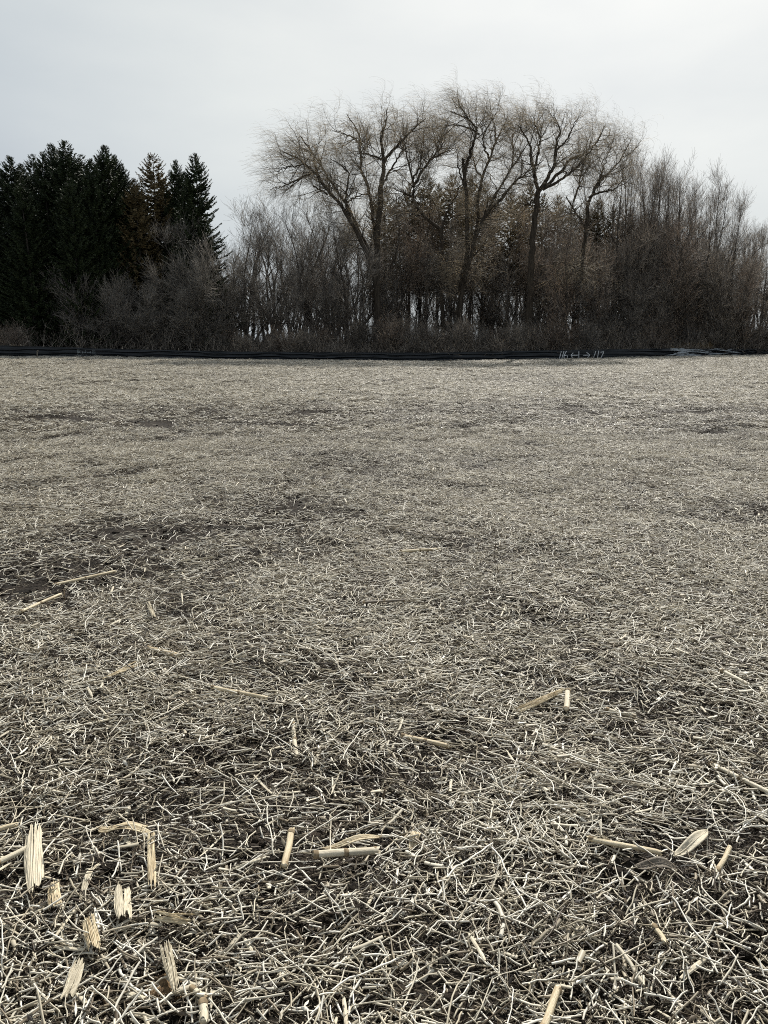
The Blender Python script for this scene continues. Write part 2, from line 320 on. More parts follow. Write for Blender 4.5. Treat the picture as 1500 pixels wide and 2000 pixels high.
def scatter():
    pts, idx, scl = [], [], []
    def zone(y0, y1, sp, far):
        yy = np.arange(y0, y1, sp)
        for y in yy:
            hw = .62*max(y, 0)+5.0
            x = np.arange(-hw, hw, sp); x = x+SR.uniform(-.45, .45, len(x))*sp; y2 = y+SR.uniform(-.45, .45, len(x))*sp
            pts.append(np.stack([x, y2], -1)); m = len(x)
            idx.append(SR.integers(NEAR+THIN, NEAR+THIN+FAR, m) if far else SR.integers(0, NEAR, m)); scl.append(SR.uniform(.85, 1.15, m))
    zone(-2.5, 14, .29, False); zone(13.6, 62, .58, True)
    p = np.concatenate(pts); i = np.concatenate(idx); s = np.concatenate(scl)
    b = bare(p[:, 0], p[:, 1]); cl = .5+.5*np.sin(p[:, 0]*2.7+2*np.sin(p[:, 1]*1.3))*np.sin(p[:, 1]*2.1+1.8*np.sin(p[:, 0]*1.1)); wide = bare(p[:, 0], p[:, 1], 1.7)
    fr_ = SR.uniform(size=len(p)); thin = fr_ < np.maximum(np.minimum(wide*1.8, 1), .42*cl**1.5); far_ = i >= NEAR+THIN
    i = np.where(thin, np.where(far_, NEAR+THIN+FAR, NEAR)+SR.integers(0, THIN, len(p)), i)
    keep = SR.uniform(size=len(p)) > np.maximum(np.minimum(b*.9, .5), .24*cl)
    fy = np.interp(p[:, 0], [-40, -28, -12, 4, 23, 40], [53, 54, 58, 60.2, 62, 66]); keep &= p[:, 1] < fy-.75
    p, i, s, far_ = p[keep], i[keep], s[keep], far_[keep]
    z = terrain(p[:, 0], p[:, 1]); e = .15
    nx = -(terrain(p[:, 0]+e, p[:, 1])-terrain(p[:, 0]-e, p[:, 1]))/(2*e); ny = -(terrain(p[:, 0], p[:, 1]+e)-terrain(p[:, 0], p[:, 1]-e))/(2*e)
    me = bpy.data.meshes.new('straw_litter'); me.vertices.add(len(p))
    me.vertices.foreach_set('co', np.stack([p[:, 0], p[:, 1], z+.003], -1).astype(np.float32).ravel())
    a = me.attributes.new('pick', 'INT', 'POINT'); a.data.foreach_set('value', i.astype(np.int32))
    a = me.attributes.new('size', 'FLOAT', 'POINT'); a.data.foreach_set('value', s.astype(np.float32))
    a = me.attributes.new('turn', 'FLOAT_VECTOR', 'POINT')
    turn = np.where(far_, SR.normal(0, .28, len(p)), SR.normal(0, .7, len(p)))+.12*np.sin(p[:, 0]*.4+p[:, 1]*.3)+np.pi*SR.integers(0, 2, len(p))
    a.data.foreach_set('vector', np.stack([-ny, nx, turn], -1).astype(np.float32).ravel())
    me.materials.append(M['straw'])
    o = link('straw_litter', me)
    tag(o, 'pale chopped straw and stems covering the whole field', 'straw', kind='stuff')
    gt = bpy.data.node_groups.new('scatter_straw', 'GeometryNodeTree')
    gt.interface.new_socket('Geometry', in_out='INPUT', socket_type='NodeSocketGeometry'); gt.interface.new_socket('Geometry', in_out='OUTPUT', socket_type='NodeSocketGeometry')
    gi = gt.nodes.new('NodeGroupInput'); go = gt.nodes.new('NodeGroupOutput'); ip = gt.nodes.new('GeometryNodeInstanceOnPoints')
    ci = gt.nodes.new('GeometryNodeCollectionInfo'); ci.inputs['Collection'].default_value = lib
    ci.inputs['Separate Children'].default_value = True; ci.inputs['Reset Children'].default_value = True
    def na(nm, ty):
        n = gt.nodes.new('GeometryNodeInputNamedAttribute'); n.data_type = ty; n.inputs['Name'].default_value = nm
        return next(q for q in n.outputs if q.enabled and q.name == 'Attribute')
    l = gt.links.new
    l(gi.outputs[0], ip.inputs['Points']); l(ci.outputs[0], ip.inputs['Instance']); ip.inputs['Pick Instance'].default_value = True
    l(na('pick', 'INT'), ip.inputs['Instance Index']); l(na('turn', 'FLOAT_VECTOR'), ip.inputs['Rotation']); l(na('size', 'FLOAT'), ip.inputs['Scale'])
    l(ip.outputs[0], go.inputs[0])
    md = o.modifiers.new('scatter', 'NODES'); md.node_group = gt
    print('patches', len(p))
scatter()

# loose bent stems lying on top in the foreground: individually laid, but past counting
def loose():
    g = Geo(); n = 1100
    y = SR.uniform(.9, 8, n)**1; x = SR.uniform(-1, 1, n)*(.58*y+.5)
    K = 9; ln = SR.uniform(.10, .36, n); h = SR.uniform(0, 6.28, n); cv = SR.normal(0, .95, n)
    P = np.zeros((n, K, 3)); px_, py_ = x.copy(), y.copy()
    for j in range(K):
        zz = terrain(px_, py_)+.026+.022*np.sin(j/(K-1)*np.pi*SR.uniform(.6, 1.4, n))+SR.uniform(0, .004, n)
        P[:, j] = np.stack([px_, py_, zz], -1)
        hj = h+cv*j/(K-1)+SR.normal(0, .14, n); px_ = px_+np.cos(hj)*ln/(K-1); py_ = py_+np.sin(hj)*ln/(K-1)
    keep = SR.uniform(size=n) > bare(x, y)*.7
    R = SR.uniform(.0013, .0027, n)[:, None]*np.linspace(1.1, .7, K)[None]
    tubes(g, P[keep], R[keep], 6, np.clip(SR.normal(.78, .17, n), .2, 1)[keep])
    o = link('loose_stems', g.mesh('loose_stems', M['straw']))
    tag(o, 'long bent bean stems strewn on top of the straw in the foreground', 'straw', kind='stuff')
loose()
def splinters():
    g = Geo(); n = 340; y = 1.2+18*SR.uniform(0, 1, n)**1.4; x = SR.uniform(-1, 1, n)*(.58*y+.3); h = SR.normal(0, .9, n)
    left = SR.uniform(size=n) < .25; x = np.where(left, -.3-SR.uniform(0, 1, n)*.5*y, x)
    ln = SR.uniform(.03, .16, n)*(1+.04*y); K = 6; s_ = np.linspace(-.5, .5, K); bend = SR.normal(0, .12, n)
    P = np.stack([x[:, None]+np.cos(h)[:, None]*s_*ln[:, None], y[:, None]+np.sin(h)[:, None]*s_*ln[:, None], 0*s_+0*x[:, None]], -1)
    P[:, :, 2] = terrain(P[:, :, 0], P[:, :, 1])+.034+SR.uniform(0, .012, n)[:, None]+s_*(SR.normal(0, .012, n))[:, None]+(bend*ln)[:, None]*(.25-s_**2)
    R = SR.uniform(.003, .0082, n)[:, None]*np.array([.55, .95, 1, 1, .9, .6])*SR.uniform(.85, 1.15, (n, K))
    tubes(g, P, R, 7, 0, .5, cap=True)
    o = link('corn_splinters', g.mesh('corn_splinters', M['corn_pale'], False)); tag(o, 'small pale splinters of corn stalk scattered through the straw', 'corn debris', kind='stuff')
splinters()
def stubble():
    g = Geo(); pts = []
    for r in np.arange(-36, 36, .55):               # drill rows running away from the camera, slightly skewed
        yy = np.arange(1.5, 50, .16); yy = yy[SR.uniform(size=len(yy)) < .12]
        xx = r+.10*yy+SR.normal(0, .03, len(yy)); k = np.abs(xx) < .62*yy+1; pts.append(np.stack([xx[k], yy[k]], -1))
    for (px, py) in [(1250, 1335), (1256, 1330), (1243, 1348), (1222, 1378), (1262, 1322), (1150, 1440), (950, 1450), (478, 1190), (560, 1410), (535, 1430), (1430, 1180), (1152, 1205), (1072, 1500), (415, 1485), (640, 1010), (930, 1080)]:
        pts.append(on_ground(px, py)[None, :2])
    p = np.concatenate(pts); n = len(p); b = np.stack([p[:, 0], p[:, 1], terrain(p[:, 0], p[:, 1])], -1)
    lean = SR.normal(0, .22, (n, 2)); hgt = SR.uniform(.04, .10, n)*np.where(p[:, 1] < 3, .6, 1)
    P = np.stack([b, b+np.stack([lean[:, 0]*.5*hgt, lean[:, 1]*.5*hgt, hgt*.5], -1), b+np.stack([lean[:, 0]*hgt, lean[:, 1]*hgt, hgt], -1)], 1)
    tubes(g, P, np.repeat(SR.uniform(.0022, .0042, n)[:, None], 3, 1), 5, .3, cap=True)
    o = link('bean_stubble', g.mesh('bean_stubble', M['stubble']))
    tag(o, 'short dark cut bean stems standing up through the straw', 'stubble', kind='stuff')
stubble()
def clods():
    g = Geo()
    import bmesh
    bm = bmesh.new(); bmesh.ops.create_icosphere(bm, subdivisions=2, radius=1)
    V0 = np.array([v.co for v in bm.verts]); F0 = np.array([[v.index for v in f.verts] for f in bm.faces]); bm.free()
    for k in range(2600):
        if k < 420:
            y = SR.uniform(1.2, 9); x = SR.uniform(-1, 1)*(.58*y+.3); s = SR.uniform(.006, .022)
        else:
            c = BW[SR.integers(0, len(BW))]; x = c[0]+SR.normal()*c[2]*.6; y = c[1]+SR.normal()*c[3]*.6; s = SR.uniform(.006, .024)
        ph = SR.uniform(0, 9, 3)
        V = V0*(1+.25*np.sin(V0[:, :1]*4+ph[0])*np.sin(V0[:, 1:2]*3.5+ph[1])+.16*np.sin(V0*9+ph[2]))*np.array([SR.uniform(.8, 1.6), SR.uniform(.8, 1.5), SR.uniform(.5, .9)])*s
        g.add(V+np.array([x, y, terrain(x, y)+s*.25]), F0, 0)
    o = link('soil_clods', g.mesh('soil_clods', M['soil']))
    tag(o, 'small dark crumbs of soil between the straw', 'soil', kind='stuff')
clods()

# ------------------------------------------------------------------ corn stalk pieces in the foreground, one by one
def corn_piece(kind, p0, p1, dia, m, label, seed, lift=.0):
    rg = np.random.default_rng(seed)
    a = on_ground(*p0, lift=.052+lift); b = on_ground(*p1, lift=.052+lift); mid = (a+b)/2
    L_ = max(.05, np.linalg.norm(b-a)); d = (b-a)/L_; ang = math.atan2(d[1], d[0])-math.pi/2
    pitch = math.asin(np.clip(d[2], -1, 1))
    root = bpy.data.objects.new('corn_stalk' if kind != 'husk' else 'corn_husk', None)
    root.empty_display_size = .05; COL.objects.link(root)
    root.location = (mid[0], mid[1], mid[2]); root.rotation_euler = (pitch, rg.uniform(-.3, .3), ang)
    r = dia/2*(.72 if kind == 'split' else .88); g = Geo()
    if kind == 'round':
        K = 17; s_ = np.linspace(-.5, .5, K); nodes = [s for s in (-.47, .0, .46) if rg.uniform() < .9] if L_ > .2 else [-.42, .44][:1+int(rg.uniform() < .6)]
        R = np.ones(K)*r*.92
        P = np.stack([.0016*np.sin(s_*5+rg.uniform(0, 6)), s_*L_, .0015*np.sin(s_*3)], -1)[None]
        tubes(g, P, R[None], 12, 0, .85, cap=False)
        v = g.V[0].reshape(K, 12, 3)                      # flute along one side
        v[:, 3:5] = v[:, 3:5]*np.array([.82, 1, .72])
        v[0, :, 1] += rg.uniform(-.012, .012, 12); v[-1, :, 1] += rg.uniform(-.012, .012, 12)
        g.V[0] = v.reshape(-1, 3)
        link('stem', g.mesh('stem', m), root)
        for e in (0, -1):
            g2 = Geo(); c = P[0, e]; tubes(g2, np.array([[c, c+np.array([0, .012 if e == 0 else -.012, 0])]]), np.array([[r*.82, r*.8]]), 12, 0, .85, cap=True)
            link('pith', g2.mesh('pith', M['pith']), root)
        for s in nodes:
            g3 = Geo(); yy = np.linspace(-.008, .008, 5)
            tubes(g3, np.stack([np.zeros(5), s*L_+yy, np.zeros(5)], -1)[None], np.array([[r*.88, r*.98, r*1.05, r*.98, r*.88]]), 14, 0, .87)
            link('joint', g3.mesh('joint', M['node']), root)
    elif kind == 'split':
        # a torn open half pipe of fibres, slit into two or three ragged sheets lying side by side
        n = int(rg.integers(2, 4)); edges = np.sort(np.concatenate([[-1, 1], np.linspace(-1, 1, n+1)[1:-1]+rg.uniform(-.15, .15, n-1)]))
        for q in range(n):
            C_ = 13; K = 12; u = np.linspace(edges[q]+.03, edges[q+1]-.03, C_); s_ = np.linspace(-.5, .5, K)
            top_ = np.interp(u, u[::3], rg.uniform(.30, .52, len(u[::3])))+rg.uniform(-.03, .03, C_); bot_ = np.interp(u, u[::3], rg.uniform(.34, .52, len(u[::3])))+rg.uniform(-.03, .03, C_)
            Y = np.where(s_[:, None] > 0, s_[:, None]*2*top_[None], s_[:, None]*2*bot_[None])*L_
            X = u[None]*r*(1+.12*np.sin(s_*5+q))[:, None]+s_[:, None]*rg.normal(0, .006)
            Z = (.55*r*np.sqrt(np.maximum(0, 1-(u*.95)**2)))[None]+.0022*np.abs(np.sin(u*17+q))[None]+rg.normal(0, .0006, (K, C_))+s_[:, None]*rg.normal(0, .008)
            V = np.concatenate([np.stack([X, Y, Z+.001], -1).reshape(-1, 3), np.stack([X, Y, Z-.0012], -1).reshape(-1, 3)]); n_ = K*C_
            i_ = (np.arange(K-1)[:, None]*C_+np.arange(C_-1)[None]).ravel(); f = np.stack([i_, i_+1, i_+C_+1, i_+C_], -1)
            fe = [[a_*C_, a_*C_+n_, (a_+1)*C_+n_, (a_+1)*C_] for a_ in range(K-1)]+[[a_*C_+C_-1, (a_+1)*C_+C_-1, (a_+1)*C_+C_-1+n_, a_*C_+C_-1+n_] for a_ in range(K-1)]
            e0 = [[a_, a_+1, a_+1+n_, a_+n_] for a_ in range(C_-1)]+[[(K-1)*C_+a_, (K-1)*C_+a_+n_, (K-1)*C_+a_+1+n_, (K-1)*C_+a_+1] for a_ in range(C_-1)]
            V[:, 1] *= 1.15; g = Geo(); g.add(V, np.concatenate([f, f[:, ::-1]+n_, np.array(fe), np.array(e0)]), 0)
            link('strip', g.mesh('strip', m, False), root)
    elif kind == 'husk':
        K = 13; s_ = np.linspace(-.5, .5, K); wv = np.sin((s_+.5)*np.pi)**.6*r+.001; cols = 7
        cx = np.linspace(-1, 1, cols)
        bend = rg.uniform(-.25, .25)*L_
        X = wv[:, None]*cx[None]+(bend*(s_**2))[:, None]; Y = np.broadcast_to((s_*L_)[:, None], X.shape)
        Z = .45*wv[:, None]*cx[None]**2+.010*np.sin(s_*7+1)[:, None]+.0015*np.cos(cx*9)[None]
        top = np.stack([X, Y, Z+.0009], -1).reshape(-1, 3); bot = np.stack([X, Y, Z-.0009], -1).reshape(-1, 3)
        i = (np.arange(K-1)[:, None]*cols+np.arange(cols-1)[None]).ravel(); n_ = K*cols
        ft = np.stack([i, i+1, i+cols+1, i+cols], -1); fb = ft[:, ::-1]+n_
        ed = [(r_*cols, (r_+1)*cols) for r_ in range(K-1)]+[((r_+1)*cols+cols-1, r_*cols+cols-1) for r_ in range(K-1)]
        fe = np.array([[x, y, y+n_, x+n_] for x, y in ed])
        g.add(np.concatenate([top, bot]), [np.concatenate([ft, fb, fe])], 0)
        link('leaf', g.mesh('leaf', m), root)
        P = np.stack([bend*s_**2, s_*L_, .010*np.sin(s_*7+1)+.0015], -1)[None]; g2 = Geo()
        tubes(g2, P, np.linspace(.0022, .0008, K)[None], 6, 0); link('midrib', g2.mesh('midrib', m), root)
    tag(root, label, 'corn husk' if kind == 'husk' else 'corn stalk', 'corn stalk pieces lying on the straw')
    return root
C, Pl, Dk = M['corn'], M['corn_pale'], M['corn_dark']
PIECES = [
 ('round', (613, 1668), (738, 1662), .030, Pl, 'pale cut corn stalk lying level with dark joints at both ends, centre foreground'),
 ('husk', (630, 1655), (750, 1632), .022, C, 'narrow tan corn husk lying just above the level pale stalk'),
 ('round', (570, 1620), (555, 1692), .026, C, 'tan corn stalk pointing away just left of the level pale stalk'),
 ('split', (240, 1738), (240, 1800), .062, Pl, 'whitish split corn stump of side by side strips, lower left'),
 ('split', (66, 1625), (70, 1738), .075, Pl, 'widest fibrous split corn stump near the left edge'),
 ('split', (172, 1795), (186, 1856), .048, C, 'tan split corn stump below left of the whitish one'),
 ('split', (296, 1628), (298, 1732), .034, C, 'long upright fibrous corn stump right of the dark bare hollow'),
 ('split', (326, 1850), (341, 1936), .036, Pl, 'flat pale corn slab pointing down to the dark root hollow'),
 ('round', (-12, 1688), (66, 1650), .024, Pl, 'round pale corn stalk coming in from the left edge over the split stump'),
 ('round', (-10, 1620), (32, 1611), .020, C, 'short corn stalk at the left edge above the other stalk there'),
 ('split', (105, 1733), (110, 1776), .050, C, 'short brownish corn stump beside the dark bare hollow'),
 ('split', (130, 1952), (158, 1885), .050, Pl, 'three pale corn strips leaning right in the bottom left corner'),
 ('round', (396, 1955), (399, 1998), .026, Pl, 'short pale corn stub at the bottom edge right of the root hollow'),
 ('round', (376, 1930), (400, 1948), .018, Pl, 'small pale corn chunk lying across just above the bottom edge stub'),
 ('round', (1056, 2015), (1092, 1930), .022, C, 'long tan corn stem pointing up from the bottom edge, right of centre'),
 ('round', (1385, 1490), (1512, 1552), .022, Pl, 'long pale corn stalk slanting down to the right edge'),
 ('round', (1150, 1637), (1290, 1666), .022, C, 'slanting corn stalk with a dark shadow beneath, right foreground'),
 ('husk', (1320, 1674), (1388, 1620), .040, Pl, 'pale pointed corn husk in the right foreground'),
 ('round', (1400, 1702), (1426, 1655), .018, C, 'short tan corn stem right of the pale pointed husk'),
 ('husk', (1238, 1687), (1328, 1693), .040, Dk, 'dark grey flat corn leaf lying level in the right foreground'),
 ('round', (413, 1341), (522, 1364), .022, C, 'corn stalk slanting down right with a dark end, left of centre'),
 ('round', (288, 1265), (348, 1281), .036, C, 'thick short corn stalk with its cut end facing left'),
 ('split', (205, 1324), (268, 1299), .036, C, 'split corn stalk slanting up right below the thick short one'),
 ('split', (1015, 1388), (1098, 1350), .045, C, 'tan splintered corn stalk slanting up right, right of centre'),
 ('round', (1109, 1348), (1106, 1386), .032, Pl, 'short upright pale corn stub beside the tan splintered stalk'),
 ('round', (1182, 1384), (1242, 1400), .024, Pl, 'pale corn stalk slanting down right near the standing dark stems'),
 ('round', (1408, 1308), (1464, 1339), .026, Pl, 'pale corn stalk with two joints near the right edge'),
 ('split', (352, 1098), (413, 1089), .036, Pl, 'pale split corn stalk in the dark band left of centre'),
 ('round', (105, 1142), (225, 1116), .026, C, 'long corn stalk lying across the dark band at left'),
 ('round', (38, 1195), (118, 1161), .026, C, 'corn stalk slanting up right at left, below the long one'),
 ('round', (785, 1436), (878, 1458), .024, C, 'weathered corn stalk over a dark gap in the middle of the field'),
 ('round', (708, 1176), (792, 1172), .022, Dk, 'dark level corn stalk near the middle of the field'),
 ('round', (1350, 1251), (1408, 1244), .026, Dk, 'dark level corn stalk at right above the two jointed one'),
 ('round', (780, 1076), (860, 1073), .028, C, 'bowed corn stalk farthest away at the middle of the field'),
 ('round', (573, 1412), (578, 1478), .022, Pl, 'pale jointed corn stem pointing away, left of centre'),
 ('husk', (185, 1615), (300, 1626), .034, C, 'long tan corn husk lying level left above the fibrous stumps'),
 ('husk', (190, 1622), (290, 1612), .026, C, 'narrower tan corn husk crossing the long one at left'),
 ('split', (290, 1178), (301, 1207), .030, Pl, 'small upright pale corn sliver in the left middle distance'),
 ('husk', (150, 1760), (190, 1680), .018, Pl, 'thin pale curled husk over the dark bare hollow'),
 ('husk', (800, 1655), (822, 1622), .034, C, 'small tan husk right of the level pale stalk'),
 ('round', (1278, 1808), (1300, 1842), .018, C, 'short tan corn stem in the lower right'),
 ('split', (310, 1790), (375, 1800), .040, C, 'tan split corn stalk lying level right of the whitish stump'),
]
for k, (kd, a, b, dia, m, lb) in enumerate(PIECES): corn_piece(kd, a, b, dia, m, lb, 100+k)
# dry root ball with a dark hollow at the bottom edge
def root_ball():
    c = on_ground(312, 1972); root = link('root_ball', None, loc=tuple(c)); root.empty_display_size = .05
    tag(root, 'brown crusted corn root ball open over a black hollow at the bottom edge', 'root ball')
    rg = np.random.default_rng(5); g = Geo(); K, Cn = 10, 26
    th = np.linspace(-.15*np.pi, 1.15*np.pi, Cn); ph = np.linspace(0, 1, K)
    for side in (0, 1):
        rr = (.066 if side == 0 else .052)*(1+.10*np.sin(th*5)[None]+.08*np.sin(ph*9)[:, None]+rg.normal(0, .035, (K, Cn)))
        X = rr*np.cos(th)[None]*(1-.35*ph[:, None]); Z = rr*.62*np.sin(th)[None]*(1-.55*ph[:, None])+.002; Y = ph[:, None]*.085+0*X
        i = (np.arange(K-1)[:, None]*Cn+np.arange(Cn-1)[None]).ravel(); f = np.stack([i, i+1, i+Cn+1, i+Cn], -1)
        g.add(np.stack([X, Y, Z], -1), [f if side else f[:, ::-1]], 0)
    rim = np.stack([np.arange(Cn-1), np.arange(1, Cn), K*Cn+np.arange(1, Cn), K*Cn+np.arange(Cn-1)], -1); g.F[4].append(rim)
    link('crust', g.mesh('crust', M['crust']), root)
    g2 = Geo(); n = 60; a = rg.uniform(0, np.pi, n); p = np.stack([.06*np.cos(a), rg.uniform(0, .03, n), .038*np.sin(a)], -1)
    d = np.stack([np.cos(a), rg.normal(-.6, .5, n), np.sin(a)*.6], -1)
    P = np.stack([p+d*t*.03+rg.normal(0, .003, (n, 3)) for t in (0, .5, 1)], 1); tubes(g2, P, np.repeat([[.0014, .001, .0005]], n, 0), 4, .3)
    link('rootlets', g2.mesh('rootlets', M['stubble']), root)
root_ball()

# ------------------------------------------------------------------ silt fence
FPX = [-40, 0, 200, 450, 650, 850, 1100, 1300, 1400, 1500, 1560]
FY = np.interp(FPX, [-40, 0, 450, 850, 1100, 1300, 1500, 1560], [52.5, 53.5, 58, 60.5, 61.3, 62.5, 66.5, 68])
FBASE = np.interp(FPX, [-40, 0, 200, 450, 650, 850, 1100, 1300, 1500, 1560], [697, 697, 699, 704, 706, 707.5, 703, 698, 693.5, 693])
FTOP = np.interp(FPX, [-40, 0, 150, 450, 650, 850, 1100, 1200, 1300, 1500, 1560], [674, 674.5, 679.5, 686.5, 688, 688.5, 683.5, 681, 680.5, 681.5, 682])
fpx = np.linspace(-40, 1560, 900); fy = np.interp(fpx, FPX, FY)
fb = np.array([at_depth(p, q, y) for p, q, y in zip(fpx, np.interp(fpx, FPX, FBASE), fy)])
ft = np.array([at_depth(p, q, y) for p, q, y in zip(fpx, np.interp(fpx, FPX, FTOP), fy)])
fx = fb[:, 0]
gb = terrain(fx, fy)                                    # sink the skirt to the real ground
def fdisp(x, v):
    """how far the fabric bulges towards the field at position x, height fraction v"""
    flat = np.exp(-((x-18.2)/4.6)**2)*.85
    loose_ = smooth(21, 24, x)
    a = .030*(1-flat)+.05*loose_
    w_ = np.sin(v*17+1.3*np.sin(x*.9)+.6*np.sin(x*2.3))+.6*np.sin(v*31+1.7*np.sin(x*.55+1)+x*.4)+.4*np.sin(x*1.4)
    return a*w_*(1-np.abs(2*v-1)**6*.6)+.05*np.sin(v*np.pi)*np.abs(np.sin(x*1.55))
def fpoint(x, v, off=0.0):
    x = np.asarray(x, float); v = np.asarray(v, float)
    yb = np.interp(x, fx, fy); zb = np.minimum(np.interp(x, fx, fb[:, 2]), np.interp(x, fx, gb)-.02); zt = np.interp(x, fx, ft[:, 2])
    sag = .02*np.abs(np.sin(x*1.55+.3))
    return np.stack([x, yb-fdisp(x, v)-off, zb+(zt-sag-zb)*v], -1)
def silt_fence():
    root = link('silt_fence', None, loc=(0, 60, 0)); root.empty_display_size = .5
    tag(root, 'long low black silt fence along the far edge of the field below the trees', 'fence')
    xs = np.linspace(fx[0], fx[-1], 1100); vs = np.linspace(0, 1, 26)
    Vf = fpoint(xs[None].repeat(26, 0), vs[:, None].repeat(1100, 1)); Vb = Vf+np.array([0, .006, 0])
    def rel(V): return V-np.array([0, 60, 0])
    i = (np.arange(25)[:, None]*1100+np.arange(1099)[None]).ravel(); f = np.stack([i, i+1, i+1101, i+1100], -1); n = 26*1100
    top = 25*1100+np.arange(1099); ftp = np.stack([top, top+1, top+1+n, top+n], -1)
    link('fabric', mesh_np('fabric', rel(np.concatenate([Vf.reshape(-1, 3), Vb.reshape(-1, 3)])), [np.concatenate([f, f[:, ::-1]+n, ftp])], M['fabric']), root)
    # rolled hem along the top
    g = Geo(); e = fpoint(xs, np.ones(1100)); P = rel(e+np.array([0, .0, .0]))+np.stack([0*xs, .012*np.sin(xs*3), .006*np.sin(xs*7)], -1)
    tubes(g, P[None], np.full((1, 1100), .018), 6, 0); link('hem', g.mesh('hem', M['fabric']), root)
    # stakes
    rg = np.random.default_rng(3); x = fx[0]+.4; k = 0
    while x < fx[-1]:
        b = fpoint(x, 0.0); t = fpoint(x, 1.0); y = b[1]+.07; h = rg.uniform(.05, .16); ln_ = rg.normal(0, .02)
        z0, z1 = terrain(x, y)-.25, t[2]+h; s_ = .02
        V = np.array([[sx*s_+(ln_ if q else 0), sy*s_, z1 if q else z0] for q in (0, 1) for sx, sy in ((-1, -1), (1, -1), (1, 1), (-1, 1))])+np.array([x, y-60, 0])
        V = np.concatenate([V, [[x+ln_, y-60, z1+.03]]])
        me = mesh_np('stake', V, [np.array([[4, 5, 8], [5, 6, 8], [6, 7, 8], [7, 4, 8]]), np.array([[0, 1, 5, 4], [1, 2, 6, 5], [2, 3, 7, 6], [3, 0, 4, 7]])], M['stake'], smooth_=False)
        link('stake', me, root); x += rg.uniform(.9, 2.1)
    # sprayed section marks, laid on the fabric
    def write(x0, x1, strokes, name, m, wd):
        g = Geo()
        for st in strokes:
            st = np.array(st, float); seg = np.concatenate([[0], np.cumsum(np.linalg.norm(np.diff(st, axis=0), axis=1))])
            q = np.linspace(0, seg[-1], max(4, int(seg[-1]*14))); u = np.interp(q, seg, st[:, 0]); v = np.interp(q, seg, st[:, 1])
            tx = np.gradient(u); tv = np.gradient(v)/((x1-x0)*.9); nn = np.sqrt((tx*(x1-x0))**2+(np.gradient(v)*.8)**2)+1e-9
            X = x0+u*(x1-x0); nx_, nv = -np.gradient(v)*.8/nn*wd/2, tx*(x1-x0)/nn*wd/2/.8
            a = fpoint(X+nx_, v+nv, .008); b = fpoint(X-nx_, v-nv, .008); c = fpoint(X-nx_, v-nv, .004); d = fpoint(X+nx_, v+nv, .004)
            k_ = len(q); V = np.stack([a, b, c, d], 1)-np.array([0, 60, 0]); j = np.arange(k_-1)[:, None]*4
            F_ = np.concatenate([j+np.array([[0, 4, 5, 1]]), j+np.array([[1, 5, 6, 2]]), j+np.array([[3, 7, 4, 0]])])
            g.add(V, F_, 0)
        link(name, g.mesh(name, m, False), root)
    # 116 <-| -> 117 : u along the lettering, v up the fabric
    xa = at_depth(1093, 690, 61.3)[0]; xb = at_depth(1181, 690, 61.6)[0]
    S116 = [[(.00, .15), (.03, .88)], [(.05, .13), (.09, .88)], [(.145, .90), (.10, .50), (.095, .25), (.135, .12), (.175, .22), (.175, .42), (.14, .50), (.10, .42)],
            [(.43, .46), (.25, .46)], [(.30, .72), (.25, .46), (.31, .10)], [(.435, .12), (.425, .86)],
            [(.53, .44), (.68, .44)], [(.60, .74), (.68, .46), (.63, .16)],
            [(.765, .18), (.81, .86)], [(.85, .10), (.875, .88)], [(.915, .72), (.995, .76), (.935, .14)]]
    write(xa, xb, S116, 'lettering', M['white_paint'], .062)
    xa = at_depth(151, 688, 55)[0]; xb = at_depth(189, 688, 55.5)[0]
    LFT = [[(.00, .30), (.02, .88)], [(.06, .28), (.08, .88), (.16, .80), (.10, .58)], [(.10, .58), (.20, .50), (.18, .26), (.10, .26)],
           [(.46, .54), (.26, .54)], [(.31, .70), (.26, .54), (.31, .36)], [(.46, .24), (.45, .86)], [(.54, .56), (.74, .56)], [(.68, .72), (.74, .56), (.68, .40)],
           [(.82, .36), (.84, .84)], [(.89, .34), (.90, .84)], [(.95, .80), (.955, .32), (1.0, .32)]]
    write(xa, xb, LFT, 'lettering', M['faded_paint'], .034)
    # torn loose folds slumped out to catch sun; sky's shine put into pale colour
    rg = np.random.default_rng(8); g = Geo()
    cx = at_depth(1332, 690, 63)[0]
    for q in range(46):
        if q < 26: x0 = cx+rg.normal(0, .45); ln_ = rg.uniform(.7, 2.2); v0 = rg.uniform(.1, .98)
        else: x0 = cx+rg.uniform(.6, 5.2); ln_ = rg.uniform(.6, 2.0); v0 = rg.choice([.15, .35, .55, .75, .95])+rg.normal(0, .03)
        s_ = np.linspace(-.5, .5, 15); X = x0+s_*ln_; conv = v0+(rg.uniform(-.16, .16)*s_*2)+.03*np.sin(s_*6+q)
        wv = rg.uniform(.022, .060)*np.cos(s_*np.pi)**.7+.002
        conv = np.clip(conv, .04, 1.0)
        A_ = fpoint(X, conv, .1); A_[:, 1] -= .82*(1-conv)*rg.uniform(.95, 1.1); P = (A_-np.array([0, 60, 0]))+np.stack([0*X, -.02*np.cos(s_*np.pi), 0*X], -1)
        T_, Aa, Bb = frames(P[None])
        tubes(g, P[None], wv[None]*.25, 6, 0, 4.0 if q < 26 else 2.6)
    link('torn_fold', g.mesh('torn_fold', M['sky_shine']), root)
silt_fence()
